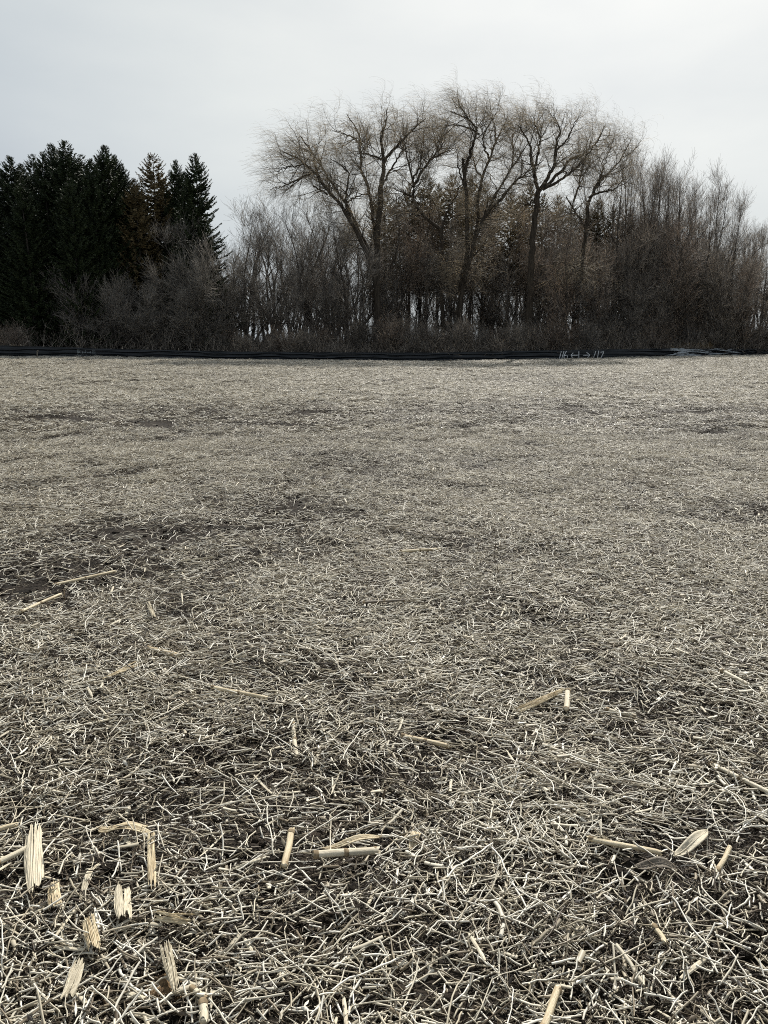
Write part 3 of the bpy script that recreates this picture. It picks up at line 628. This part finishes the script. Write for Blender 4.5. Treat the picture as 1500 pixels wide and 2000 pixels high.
def bent_stake():
    b = on_ground(73, 697.5); b = at_depth(73, 697, 52.0); b[2] = terrain(b[0], b[1])
    root = link('marker_stake', None, loc=tuple(b)); root.empty_display_size = .2
    tag(root, 'short pale stake with a bent top standing in front of the fence at far left', 'stake')
    g = Geo(); P = np.array([[[0, 0, -.1], [0, 0, .2], [.01, 0, .42], [.02, 0, .52], [.05, -.02, .57], [.10, -.03, .57], [.14, -.03, .52]]])
    tubes(g, P, np.array([[.028, .028, .026, .026, .024, .022, .018]]), 6, 0, cap=True); link('stick', g.mesh('stick', M['stake']), root)
    g2 = Geo(); P = np.array([[[-.09, .02, .02], [-.04, -.03, .03], [.03, -.04, .025], [.1, 0, .015]]]); tubes(g2, P, np.array([[.01, .03, .035, .01]]), 6, 0, .6); link('clump', g2.mesh('clump', M['stubble']), root)
bent_stake()

# ------------------------------------------------------------------ willows, limbs traced from the photograph at their own depth
TR = np.random.default_rng(21)
def smooth_path(pts, K):
    pts = np.asarray(pts, float); n = len(pts); seg = np.concatenate([[0], np.cumsum(np.linalg.norm(np.diff(pts, axis=0), axis=1))])
    t = np.linspace(0, seg[-1], K); Q = np.stack([np.interp(t, seg, pts[:, c]) for c in range(pts.shape[1])], -1)
    for _ in range(2): Q[1:-1] = .25*Q[:-2]+.5*Q[1:-1]+.25*Q[2:]
    return Q
def willow(label, Y, limbs, dens=1.0):
    bx, by = limbs[0][0][0]; base = at_depth(bx, by, Y); base[2] = terrain(base[0], base[1])
    root = link('willow_tree', None, loc=tuple(base)); tag(root, label, 'tree', 'tall bare willows with windblown twigs')
    g = Geo(); PP, RR = [], []
    for q, (pts, r0, r1, d0, d1) in enumerate(limbs):
        n = len(pts); dd = np.linspace(d0, d1, n)
        W = np.array([at_depth(p[0], p[1]+max(0, 265-p[1])*.22, Y+e) for p, e in zip(pts, dd)])
        if q == 0: W[0, 2] = base[2]-.2
        P = smooth_path(W, 22); P[2:-1] += TR.normal(0, .045, (19, 3)); R = np.linspace(r0, r1, 22); R = np.where(R > .12, .12+(R-.12)*.72, R*1.08)
        if q == 0 or pts[0][1] > 660: R = R*(1+.5*np.exp(-np.arange(22)/1.4))
        tubes(g, (P-base)[None], R[None], 9, 0); PP.append(P-base); RR.append(R)
    link('trunk', g.mesh('trunk', M['bark_willow']), root)
    sel = [k for k, l in enumerate(limbs) if l[2] < .09]
    P = np.stack([PP[k] for k in sel]); R = np.stack([RR[k] for k in sel])
    up = (-.12, 0, .9)
    g1 = Geo(); g2 = Geo()
    a1, b1 = [], []
    for q in range(len(P)):
        ln_ = np.linalg.norm(np.diff(P[q], axis=0), axis=1).sum()
        u_, v_ = spawn(P[q:q+1], R[q:q+1], max(6, int(2.7*ln_*dens)), .15, .93, 1.5, 4.6, .45, 1.2, 10, TR, (-.25, 0, .8), .09, .16, .55, .038, .25, .5)
        a1.append(u_); b1.append(v_)
    P1, R1 = np.concatenate(a1), np.concatenate(b1)
    tubes(g1, P1, R1, 5, 0)
    P2, R2 = spawn(P1, R1, 7, .2, 1., .8, 2.0, .4, 1.1, 7, TR, (-.5, 0, .4), .2, .17, .6, .012, .4)
    tubes(g2, P2, R2, 3, .15+.5*rt(P2, TR))
    link('branches', g1.mesh('branches', M['bark_willow']), root)
    Pa = np.concatenate([P2]); Ra = np.concatenate([R2])
    P3, R3 = spawn(Pa, Ra, 7, .15, 1., .5, 1.6, .3, 1.1, 7, TR, (-1, .1, -.5), .5, .10, .8, .007, .5)
    tubes(g2, P3, np.maximum(R3, .0026), 3, rt(P3, TR))
    P4, R4 = spawn(P1, R1, 9, .2, 1., .5, 1.5, .3, 1.1, 7, TR, (-1, .1, -.45), .5, .10, .8, .007, .5)
    tubes(g2, P4, np.maximum(R4, .0026), 3, rt(P4, TR))
    link('twigs', g2.mesh('twigs', M['twig_willow']), root)
    print('willow', len(P3)+len(P4))
willow('tallest willow, left of the group, with a heavy limb leaning far out to the left', 66, [
  ([(738, 684), (737, 600), (735, 517), (738, 450), (742, 400), (743, 367)], .42, .26, 0, 0),
  ([(735, 560), (720, 500), (690, 440), (663, 397), (627, 353), (607, 327), (587, 310), (552, 296)], .27, .04, 0, -2.5),
  ([(737, 560), (722, 490), (698, 440), (668, 385), (642, 350), (625, 322), (612, 300), (590, 272)], .17, .03, .6, 2.5),
  ([(735, 480), (730, 427), (720, 367), (707, 337), (703, 310), (707, 283), (700, 250), (677, 210)], .20, .03, .3, 2),
  ([(743, 367), (750, 340), (750, 307), (743, 277), (748, 250), (755, 230), (757, 197)], .22, .03, 0, .5),
  ([(750, 318), (770, 290), (800, 257), (815, 240), (832, 220)], .13, .025, 0, -1.6),
  ([(745, 365), (760, 335), (777, 310), (790, 283), (797, 262)], .10, .025, 0, 2),
  ([(608, 338), (587, 349), (553, 363), (527, 371)], .09, .02, -.6, -3),
  ([(640, 380), (626, 372), (611, 362)], .07, .05, -.5, -1),
  ([(688, 438), (673, 397), (677, 367), (683, 337), (665, 322), (645, 310)], .12, .025, -.5, -2.5),
  ([(677, 395), (700, 383), (722, 378)], .07, .02, -.5, .5),
  ([(707, 283), (690, 268), (668, 258), (645, 252)], .085, .02, 2, 3.2),
  ([(745, 312), (722, 302), (700, 298)], .085, .03, .2, 1.5),
  ([(607, 327), (590, 322), (565, 325), (540, 335)], .08, .02, -1.6, -3.4),
  ([(627, 353), (617, 330), (612, 305), (600, 285), (585, 262)], .08, .02, -1, -2)])
willow('willow with a crooked left limb dipping before it rises, second from the left', 68, [
  ([(866, 684), (864, 617), (862, 540), (863, 480), (862, 447)], .25, .18, 0, 0),
  ([(862, 450), (845, 433), (833, 427), (818, 413), (808, 390), (807, 363), (803, 337), (796, 312), (790, 275)], .17, .03, 0, -1.5),
  ([(808, 385), (790, 377), (762, 366)], .085, .025, -.8, -2.5),
  ([(807, 365), (823, 335), (840, 312), (855, 297), (867, 277), (874, 250)], .12, .025, -1, 1),
  ([(862, 450), (866, 433), (880, 400), (893, 380), (897, 360)], .11, .025, 0, 1.5),
  ([(806, 350), (818, 330), (825, 300), (822, 275)], .085, .02, -.8, -2),
  ([(856, 297), (850, 275), (846, 250)], .08, .02, -.5, 1.5), ([(840, 312), (862, 300), (885, 290)], .08, .02, -.5, 1.5)])
willow('willow with several stems spreading right from one base, middle of the group', 67, [
  ([(886, 684), (893, 620), (903, 560), (911, 500), (913, 430), (912, 370), (907, 340)], .30, .15, 0, 0),
  ([(907, 345), (905, 328), (904, 309)], .11, .09, 0, 0),
  ([(907, 340), (917, 307), (925, 280), (933, 250), (920, 228), (900, 214), (876, 203)], .14, .025, 0, -1.5),
  ([(924, 500), (933, 430), (939, 370), (941, 345), (955, 310), (967, 280), (975, 255), (990, 236), (992, 198)], .19, .025, .5, 2),
  ([(968, 278), (966, 240), (958, 220), (948, 204)], .085, .02, 1.2, .5),
  ([(892, 670), (905, 560), (925, 470), (943, 427), (973, 370), (1000, 325), (1020, 297), (1034, 276)], .25, .03, -.3, -2),
  ([(930, 462), (947, 420), (987, 377), (1007, 352), (1035, 335), (1062, 312)], .17, .03, -.3, -3),
  ([(941, 345), (930, 330), (922, 300), (912, 280)], .085, .02, 1, 2.5),
  ([(912, 372), (900, 345), (893, 318), (897, 295)], .085, .02, 0, 1.5),
  ([(955, 310), (945, 285), (943, 255), (938, 225)], .085, .02, 1, -1),
  ([(936, 262), (915, 245), (893, 238), (868, 240)], .08, .02, 0, -2),
  ([(1000, 325), (1003, 300), (1000, 270), (1008, 240)], .08, .02, -1, 1)])
willow('thick trunked willow forking into a wide vase of limbs, right of the group', 65, [
  ([(1030, 685), (1033, 620), (1036, 550), (1040, 470), (1045, 420), (1052, 372)], .40, .25, 0, 0),
  ([(1052, 374), (1045, 345), (1038, 310), (1035, 283), (1022, 258), (1010, 238)], .17, .025, 0, -1.5),
  ([(1043, 335), (1050, 300), (1056, 270), (1047, 240), (1040, 215)], .11, .025, -.3, 1.5),
  ([(1054, 372), (1068, 350), (1080, 330), (1085, 300), (1086, 278), (1096, 248), (1080, 212)], .19, .025, 0, .5),
  ([(1062, 368), (1090, 340), (1115, 312), (1147, 297), (1170, 275), (1181, 240)], .15, .025, 0, 2),
  ([(1060, 370), (1085, 357), (1110, 342), (1135, 318), (1158, 285)], .12, .025, 0, -2.4),
  ([(1085, 295), (1105, 275), (1118, 250), (1125, 225)], .085, .02, .3, -1),
  ([(1052, 520), (1085, 510), (1120, 520), (1150, 540)], .085, .02, -.5, -2.5),
  ([(1055, 385), (1030, 400), (1010, 395)], .085, .02, 0, 1.5)])
willow('darker willow with a leaning trunk and low arching top, rightmost of the willows', 66, [
  ([(1158, 684), (1152, 630), (1142, 580), (1137, 500), (1146, 450), (1150, 392)], .27, .15, 0, 0),
  ([(1150, 395), (1162, 365), (1190, 335), (1215, 308), (1229, 278)], .12, .02, 0, 1),
  ([(1150, 386), (1172, 376), (1203, 369), (1222, 345)], .10, .02, 0, -2),
  ([(1146, 448), (1122, 412), (1106, 385)], .11, .04, 0, -1.5),
  ([(1120, 395), (1135, 345), (1138, 318), (1150, 290), (1160, 262)], .085, .02, .5, 1.5),
  ([(1178, 684), (1165, 620), (1146, 560)], .22, .15, -.6, 0),
  ([(1160, 372), (1175, 340), (1185, 305), (1195, 285)], .085, .02, 0, 2)], .9)

# ------------------------------------------------------------------ tree prototypes
def finish(root, parts):
    for nm, g, m in parts: link(nm, g.mesh(nm, m), root)
    return root
def conifer(name, H, m, seed, lo=.06, spread=.2, dens=1.0, droop=.5, spray=(.22, .5), cat=None, group=None, pw=.75):
    rg = np.random.default_rng(seed); root = link(name, None); tag(root, None, 'tree', group); g = Geo(); gc = Geo()
    z = np.linspace(-.2, H*.985, 12); P = np.stack([.05*np.sin(z*.5), .05*np.cos(z*.4), z], -1)[None]
    tubes(g, P, np.linspace(H*.013, .015, 12)[None], 8, 0)
    nb = int(H*20*dens); hz = lo*H+(1-lo)*H*np.sort(rg.uniform(0, 1, nb)**.92); az = rg.uniform(0, 6.283, nb)
    f = 1-(hz-lo*H)/(H*(1-lo)); ln = (spread*H*f**pw)*rg.uniform(.55, 1.12, nb)+.12+.25*(1-np.exp(-f*9))
    ln *= np.where(f > .75, 1-.5*(f-.75)/.25*(lo > .2), 1)
    K = 7; t = np.linspace(0, 1, K)[None]
    rise = (.75*np.exp(-f*7)+.02)[:, None]-droop*.35*f[:, None]
    R_ = t*ln[:, None]; Zz = hz[:, None]+R_*rise+.18*ln[:, None]*t**3*1.2-.10*ln[:, None]*np.sin(t*np.pi)
    Pb = np.stack([R_*np.cos(az)[:, None], R_*np.sin(az)[:, None], Zz], -1)
    tubes(gc, Pb, (.004+.008*ln)[:, None]*np.linspace(1, .3, K)[None], 3, .2)
    # needle sprays
    cnt = np.maximum(6, (ln*26*dens+10).astype(int)); idx = np.repeat(np.arange(nb), cnt); n = len(idx)
    tt = rg.uniform(.08, 1, n)**.7*(K-1); i0 = np.clip(tt.astype(int), 0, K-2); fr = (tt-i0)[:, None]
    p = Pb[idx, i0]*(1-fr)+Pb[idx, i0+1]*fr; tn = unit(Pb[idx, i0+1]-Pb[idx, i0])
    sd_ = unit(np.cross(tn, np.array([0, 0, 1.])))*rg.choice([-1, 1], n)[:, None]
    d = unit(tn*rg.uniform(.3, 1.1, (n, 1))+sd_*rg.uniform(.2, 1.1, (n, 1))+np.array([0, 0, -1.])*rg.uniform(-.25, droop*1.2, (n, 1)))
    ls = rg.uniform(*spray, n)[:, None]*(.5+.5*(1-tt/(K-1))[:, None])*(.45+.55*np.minimum(1, f[idx]*7))[:, None]; wdir = unit(np.cross(d, rg.normal(size=(n, 3))))*ls*rg.uniform(.10, .2, (n, 1))
    V = np.stack([p-wdir*.5, p+wdir*.5, p+d*ls*.55+wdir, p+d*ls, p+d*ls*.55-wdir], 1)
    b = np.arange(n)[:, None]*5; F_ = np.concatenate([b+np.array([[0, 1, 2]]), b+np.array([[0, 2, 4]]), b+np.array([[4, 2, 3]])])
    gc.add(V, F_, np.repeat(rg.uniform(0, 1, n), 5))
    return finish(root, [('trunk', g, M['bark']), ('crown', gc, m)])
def bare_tree(name, H, seed, mt, stems_n=1, lean=.06, upr=.5, r=.10, n1=26, n2=7, n3=5, spread=(2, 4.5), wob=.06, group=None, t0=.25, fine=.006, cat='tree', a1=(.4, .9), base_spread=.3):
    rg = np.random.default_rng(seed); root = link(name, None); tag(root, None, cat, group); g = Geo(); gc = Geo()
    P0, R0 = [], []
    for s in range(stems_n):
        K = 14; d = unit(np.array([rg.normal(0, lean), rg.normal(0, lean), 1.])); p = np.array([rg.normal(0, base_spread), rg.normal(0, base_spread), -.15]) if stems_n > 1 else np.array([0, 0, -.2]); pts = [p]
        h = H*(1 if s == 0 else rg.uniform(.7, 1))
        for j in range(K-1):
            d = unit(d+rg.normal(0, wob, 3)+np.array([0, 0, .05])); pts.append(pts[-1]+d*h/(K-1))
        P0.append(pts); R0.append(np.linspace(r*(1 if s == 0 else rg.uniform(.6, 1)), .012, K))
    P0 = np.array(P0); R0 = np.array(R0); tubes(g, P0, R0, 7, 0)
    P1, R1 = spawn(P0, R0, n1, t0, .98, spread[0], spread[1], a1[0], a1[1], 8, rg, (0, 0, 1), upr*.35, .13, .55, .05, .25, .5)
    tubes(g, P1, R1, 4, 0)
    P2, R2 = spawn(P1, R1, n2, .2, 1, .5, 1.7, .3, .9, 6, rg, (0, 0, 1), upr*.3, .14, .6, .016, .4); tubes(gc, P2, np.maximum(R2, fine), 3, rt(P2, rg))
    P3, R3 = spawn(P2, R2, n3, .2, 1, .25, .8, .3, .9, 4, rg, (0, 0, 1), upr*.3, .12, .7, .008, .5); tubes(gc, P3, np.maximum(R3, fine*.75), 3, rt(P3, rg))
    return finish(root, [('trunk', g, M['bark']), ('crown', gc, M[mt])])
def place(protos, spots, label_fn, H_of, seed):
    H_of = [max(max(v.co.z for v in c.data.vertices) for c in p.children) for p in protos]
    """spots: (px, top py, depth).  The first use of every prototype is the prototype itself."""
    rg = np.random.default_rng(seed); used = set(); order = sorted(range(len(spots)), key=lambda k: spots[k][0])
    for rank, k in enumerate(order):
        px, py, Y = spots[k][:3]; j = spots[k][3] if len(spots[k]) > 3 else k % len(protos)
        top = at_depth(px, py, Y); z = float(terrain(top[0], Y)); s = (top[2]-z)/H_of[j]; w_ = s*rg.uniform(.85, 1.15) if len(spots[k]) < 5 else s*spots[k][4]
        lb = label_fn(rank, k, len(order))
        args = ((top[0], Y, z), rg.uniform(0, 6.28), (w_, w_, s))
        if j not in used:
            used.add(j); o = protos[j]; o.location = args[0]; o.rotation_euler = (0, 0, args[1]); o.scale = args[2]; o['label'] = lb
        else: dup(protos[j], *args, label=lb)
    for j, p in enumerate(protos):
        if j not in used:
            for c in list(p.children): bpy.data.objects.remove(c)
            bpy.data.objects.remove(p)
def from_left(desc):
    return lambda r, k, n: ('leftmost' if r == 0 else 'rightmost' if r == n-1 else ORD[r]+' from the left')+' of '+desc

# spruces on the left
sp = [conifer('spruce_tree', 18, M['needle'], 31+k, group='dark spruces at the left', dens=1.75, droop=.6, spread=.225, spray=(.2, .46)) for k in range(3)]
place(sp, [(-95, 300, 66), (-45, 322, 62), (0, 328, 70), (40, 318, 68), (82, 296, 64), (112, 292, 69), (142, 304, 66), (176, 308, 62), (192, 302, 67), (222, 300, 67), (255, 352, 66), (318, 350, 68), (362, 335, 68), (18, 303, 65), (62, 300, 70), (98, 278, 66), (126, 272, 63), (158, 300, 68), (205, 282, 64), (236, 318, 67), (342, 310, 66, 0, .8), (380, 298, 63, 1, 1.0), (40, 350, 60), (135, 345, 60), (190, 345, 69), (270, 360, 69), (355, 360, 67)],
      from_left('the dark green spruces at the left'), [18]*3, 1)
br = [conifer('spruce_tree', 16, M['needle_dry'], 41, dens=1.1, droop=.4, spread=.26, group='brownish dying spruces')]
place(br, [(297, 296, 66), (262, 345, 64)], lambda r, k, n: ['shorter brownish half dead spruce, left of the taller brown one', 'taller brownish half dead spruce with a pointed top between dark ones'][r], [16], 2)
# pines behind the willows: bare trunks below, olive crowns above
pn = [conifer('pine_tree', 20, M['pine'], 51+k, lo=.38, spread=.135, dens=1.25, droop=.15, pw=.5, spray=(.14, .34), group='olive brown pines behind the willows') for k in range(3)]
rp = np.random.default_rng(77)
tops = [(735, 372), (752, 362), (775, 375), (800, 352), (822, 365), (836, 336), (858, 356), (884, 337), (905, 360), (924, 336), (948, 352), (968, 372), (1000, 370), (1018, 378), (1037, 346), (1062, 375), (1092, 378), (1118, 390), (1142, 402), (1170, 388), (1200, 400), (1228, 404), (1256, 418), (1282, 436), (1310, 440), (1338, 474)]
place(pn, [(a, b, 78+rp.uniform(-4, 8)) for a, b in tops], from_left('the olive brown pines behind the willows'), [20]*3, 3)
mxt = [bare_tree('bare_tree', 16, 121+k, ['twig_brown', 'twig_red'][k], stems_n=2, lean=.08, upr=.55, r=.11, n1=34, n2=8, n3=5, spread=(1.6, 3.6), wob=.06, t0=.42, group='brown bare trees crowding behind the willows') for k in range(2)]
place(mxt, [(a+rp.uniform(-8, 8), b+rp.uniform(-6, 14), 72+rp.uniform(-2, 7)) for a, b in [(742, 392), (775, 384), (812, 378), (842, 372), (872, 382), (902, 376), (932, 372), (962, 384), (995, 380), (1025, 376), (1060, 380), (1095, 384), (1130, 380), (1165, 376), (1200, 370), (1240, 385), (1280, 400), (1320, 425)]],
      from_left('the brown bare trees crowded behind the willows'), [16]*2, 13)
# thicket of bare trees between spruces and willows
tk = [bare_tree('bare_tree', 12, 61+k, 'twig_grey', stems_n=[2, 3, 2, 2][k], lean=.26, upr=.6, r=.15, n1=22, n2=7, n3=4, spread=(1.5, 3.4), wob=.10, group='bare thicket trees between spruces and willows') for k in range(4)]
place(tk, [(452, 398, 66), (482, 352, 70), (505, 415, 64), (528, 398, 68), (548, 440, 63), (566, 402, 69), (590, 412, 66), (606, 392, 72), (628, 402, 67), (650, 388, 70), (672, 410, 66), (694, 398, 71), (716, 430, 67), (470, 470, 63), (620, 470, 63), (538, 420, 74), (690, 470, 63), (585, 410, 76), (640, 405, 77), (500, 410, 76), (418, 470, 64), (438, 432, 65), (468, 400, 76), (520, 385, 79), (555, 392, 78), (610, 388, 79), (660, 385, 80), (690, 392, 77), (575, 500, 62.5), (645, 510, 63), (515, 500, 63)],
      from_left('the thicket trees between spruces and willows'), [12]*4, 4)
# poles standing between the willow trunks
pl = [bare_tree('pole_tree', 12, 71+k, 'twig_brown', lean=.04, upr=.6, r=.085, n1=20, n2=6, n3=4, spread=(.8, 2.2), wob=.05, t0=.3, group='slim straight trees among the willow trunks') for k in range(3)]
place(pl, [(x+rp.uniform(-4, 4), rp.uniform(400, 500), rp.uniform(66, 80)) for x in np.linspace(700, 1135, 30)]+[(x+rp.uniform(-9, 9), np.interp(x, [1150, 1350, 1500], [400, 410, 470])+rp.uniform(-15, 60), rp.uniform(63.5, 67)) for x in np.linspace(1195, 1500, 10)],
      from_left('the slim straight trees in the woods'), [12]*3, 5)
# upright bare trees on the right
ur = [bare_tree('bare_tree', 15, 81+k, 'twig_brown', stems_n=[2, 3, 2][k], lean=.12, upr=.9, r=.13, n1=22, n2=7, n3=5, spread=(1.6, 4.2), wob=.045, a1=(.25, .6), group='upright bare trees at the right') for k in range(3)]
place(ur, [(1205, 278, 76), (1228, 266, 72), (1250, 286, 80), (1270, 278, 76), (1292, 296, 72), (1312, 284, 78), (1332, 308, 74), (1352, 308, 80), (1384, 298, 76), (1405, 342, 72), (1425, 354, 78), (1440, 364, 70), (1458, 410, 80), (1478, 417, 76), (1496, 422, 72), (1520, 432, 76), (1372, 337, 82), (1452, 432, 68), (1412, 382, 82), (1545, 442, 74), (1215, 282, 78), (1238, 285, 80), (1262, 286, 74), (1282, 292, 82), (1302, 294, 76), (1322, 304, 73), (1342, 312, 79), (1362, 318, 76), (1395, 320, 74), (1430, 348, 82), (1468, 412, 76), (1488, 422, 80), (1510, 430, 78)],
      from_left('the upright bare trees at the right'), [15]*3, 6)
# tangled vine-covered trees, right middle
tg = [bare_tree('tangled_tree', 11, 91+k, ['twig_brown', 'twig_red', 'twig_grey'][k], stems_n=4, lean=.24, upr=.4, r=.14, n1=22, n2=8, n3=5, spread=(1.5, 3.4), wob=.10, t0=.06, fine=.008, base_spread=.8, group='dense tangled trees behind the fence') for k in range(3)]
place(tg, [(1075, 440, 69), (1110, 420, 67), (1180, 405, 69), (1215, 420, 67), (1250, 402, 70), (1285, 420, 67), (1315, 412, 70), (1345, 440, 66), (1380, 460, 69), (1415, 470, 66), (1450, 490, 69), (1485, 480, 71), (1520, 480, 67), (1268, 430, 73), (1330, 450, 72), (1398, 450, 73), (1470, 500, 66), (1235, 490, 64), (1300, 520, 64), (775, 505, 74), (830, 480, 76), (900, 500, 75), (960, 470, 76), (1010, 455, 75), (1060, 430, 74), (735, 490, 70), (870, 590, 70), (985, 580, 70), (1160, 470, 65), (1360, 430, 74), (1400, 455, 75)],
      from_left('the dense tangled brown trees in the woods'), [11]*3, 7)
# grey bushy trees in front of the spruces
gy = [bare_tree('grey_shrub', 6, 101+k, 'twig_pale', stems_n=5, lean=.32, upr=.3, r=.06, n1=22, n2=8, n3=6, spread=(1.2, 2.8), wob=.08, t0=.08, fine=.008, cat='shrub', base_spread=.5, group='grey bare shrubs in front of the spruces') for k in range(2)]
place(gy, [(150, 510, 60), (205, 505, 59.5), (262, 540, 60), (362, 470, 60.5), (405, 455, 62), (310, 590, 60), (370, 540, 60)],
      from_left('the grey bare shrubs in front of the spruces'), [6]*2, 8)
# low brush along the fence
bs = [bare_tree('brush_shrub', 3.2, 111+k, ['twig_red', 'twig_brown', 'twig_grey'][k], stems_n=8, lean=.38, upr=.4, r=.03, n1=14, n2=6, n3=5, spread=(.7, 1.6), wob=.08, t0=.08, fine=.006, cat='shrub', base_spread=.5, group='low bare brush behind the fence') for k in range(3)]
place(bs, [(x+rp.uniform(-10, 10), rp.uniform(598, 645), float(np.interp(x, FPX, FY))+rp.uniform(1.6, 4.5)) for x in np.concatenate([[12, 300, 425], np.linspace(445, 1515, 32)])],
      from_left('the low brush shrubs behind the fence'), [3.2]*3, 9)
def undergrowth():
    g = Geo(); rg = np.random.default_rng(9); n = 11000
    px = np.where(rg.uniform(size=n) < .10, rg.uniform(-80, 430, n), rg.uniform(430, 1580, n)); Y = np.interp(px, FPX, FY)+.6+rg.uniform(0, 1, n)**1.5*22; x = (px-750)/F*Y/.98
    P0 = np.stack([x, Y, terrain(x, Y)-.05], -1); h = rg.uniform(.6, 2.6, n)*(.7+.3*np.sin(x*.7)); d = np.stack([rg.normal(0, .3, n), rg.normal(0, .3, n), np.ones(n)], -1)
    P = np.stack([P0, P0+d*(h*.33)[:, None], P0+d*(h*.66)[:, None]+rg.normal(0, .12, (n, 3)), P0+d*h[:, None]+rg.normal(0, .25, (n, 3))], 1)
    R = rg.uniform(.006, .014, n)[:, None]*np.linspace(1, .4, 4)[None]; tubes(g, P, R, 3, rt(P, rg))
    P1, R1 = spawn(P, R, 5, .2, 1, .3, 1.1, .3, 1.0, 4, rg, (0, 0, 1), .1, .15, .7, .009, .5); tubes(g, P1, np.maximum(R1, .006), 3, rt(P1, rg))
    o = link('undergrowth', g.mesh('undergrowth', M['twig_brown'])); tag(o, 'dense brown undergrowth of stems filling the foot of the woods', 'undergrowth', kind='stuff')
undergrowth()
def far_woods():
    """more woodland farther back that closes most of the view between the trunks; reads as one mass"""
    g = Geo(); rg = np.random.default_rng(19); n = 420
    px = rg.uniform(-150, 1650, n); Y = rg.uniform(95, 150, n); x = (px-750)/F*Y; z = terrain(x, Y); H = rg.uniform(7, 13, n)
    K = 8; t = np.linspace(0, 1, K); P = np.stack([x[:, None]+rg.normal(0, .25, (n, K)), Y[:, None]+rg.normal(0, .2, (n, K)), z[:, None]+t[None]*H[:, None]], -1)
    R = rg.uniform(.08, .16, n)[:, None]*np.linspace(1, .15, K)[None]; tubes(g, P, R, 5, 0)
    P1, R1 = spawn(P, R, 14, .2, 1, 1.2, 3.6, .3, .9, 5, rg, (0, 0, 1), .2, .12, .5, .05, .3); tubes(g, P1, R1, 3, rt(P1, rg))
    P2, R2 = spawn(P1, R1, 5, .2, 1, .6, 1.8, .3, .9, 4, rg, (0, 0, 1), .2, .12, .5, .02, .6); tubes(g, P2, np.maximum(R2, .012), 3, rt(P2, rg))
    o = link('far_woods', g.mesh('far_woods', M['twig_grey'])); tag(o, 'hazy bare woodland seen through the gaps between the nearer trees', 'woods', kind='stuff')
far_woods()
def dry_grass(px, py, Y, n, h, label):
    c = at_depth(px, py, Y); c[2] = terrain(c[0], c[1]); root = link('dry_grass_clump', None, loc=tuple(c)); tag(root, label, 'grass', 'dry grass clumps by the fence'); rg = np.random.default_rng(int(px))
    a = rg.uniform(0, 6.28, n); rr = rg.uniform(0, .5, n); b = np.stack([rr*np.cos(a)*1.6, rr*np.sin(a)*.5, 0*a-.02], -1); d = np.stack([np.cos(a)*rg.uniform(.1, .6, n), np.sin(a)*.3, np.ones(n)], -1)
    hh = rg.uniform(.5, 1, n)[:, None]*h; P = np.stack([b, b+d*hh*.5, b+d*hh+np.stack([np.cos(a)*.3*h, 0*a, -.1*h+0*a], -1)], 1); g = Geo(); tubes(g, P, np.repeat([[.008, .006, .003]], n, 0), 3, 0)
    link('blades', g.mesh('blades', M['grass_dry']), root)
dry_grass(1362, 690, 65.2, 500, 1.5, 'pale tan dry grass clump behind the torn pale stretch of fence')
dry_grass(1335, 690, 64.6, 300, 1.1, 'small tan dry grass clump left of the bigger pale one')
dry_grass(8, 690, 55.0, 260, 1.1, 'grey dry grass clump behind the fence at the left edge')
dry_grass(955, 690, 62.5, 160, .8, 'sparse dry grass clump at the foot of the middle willow')
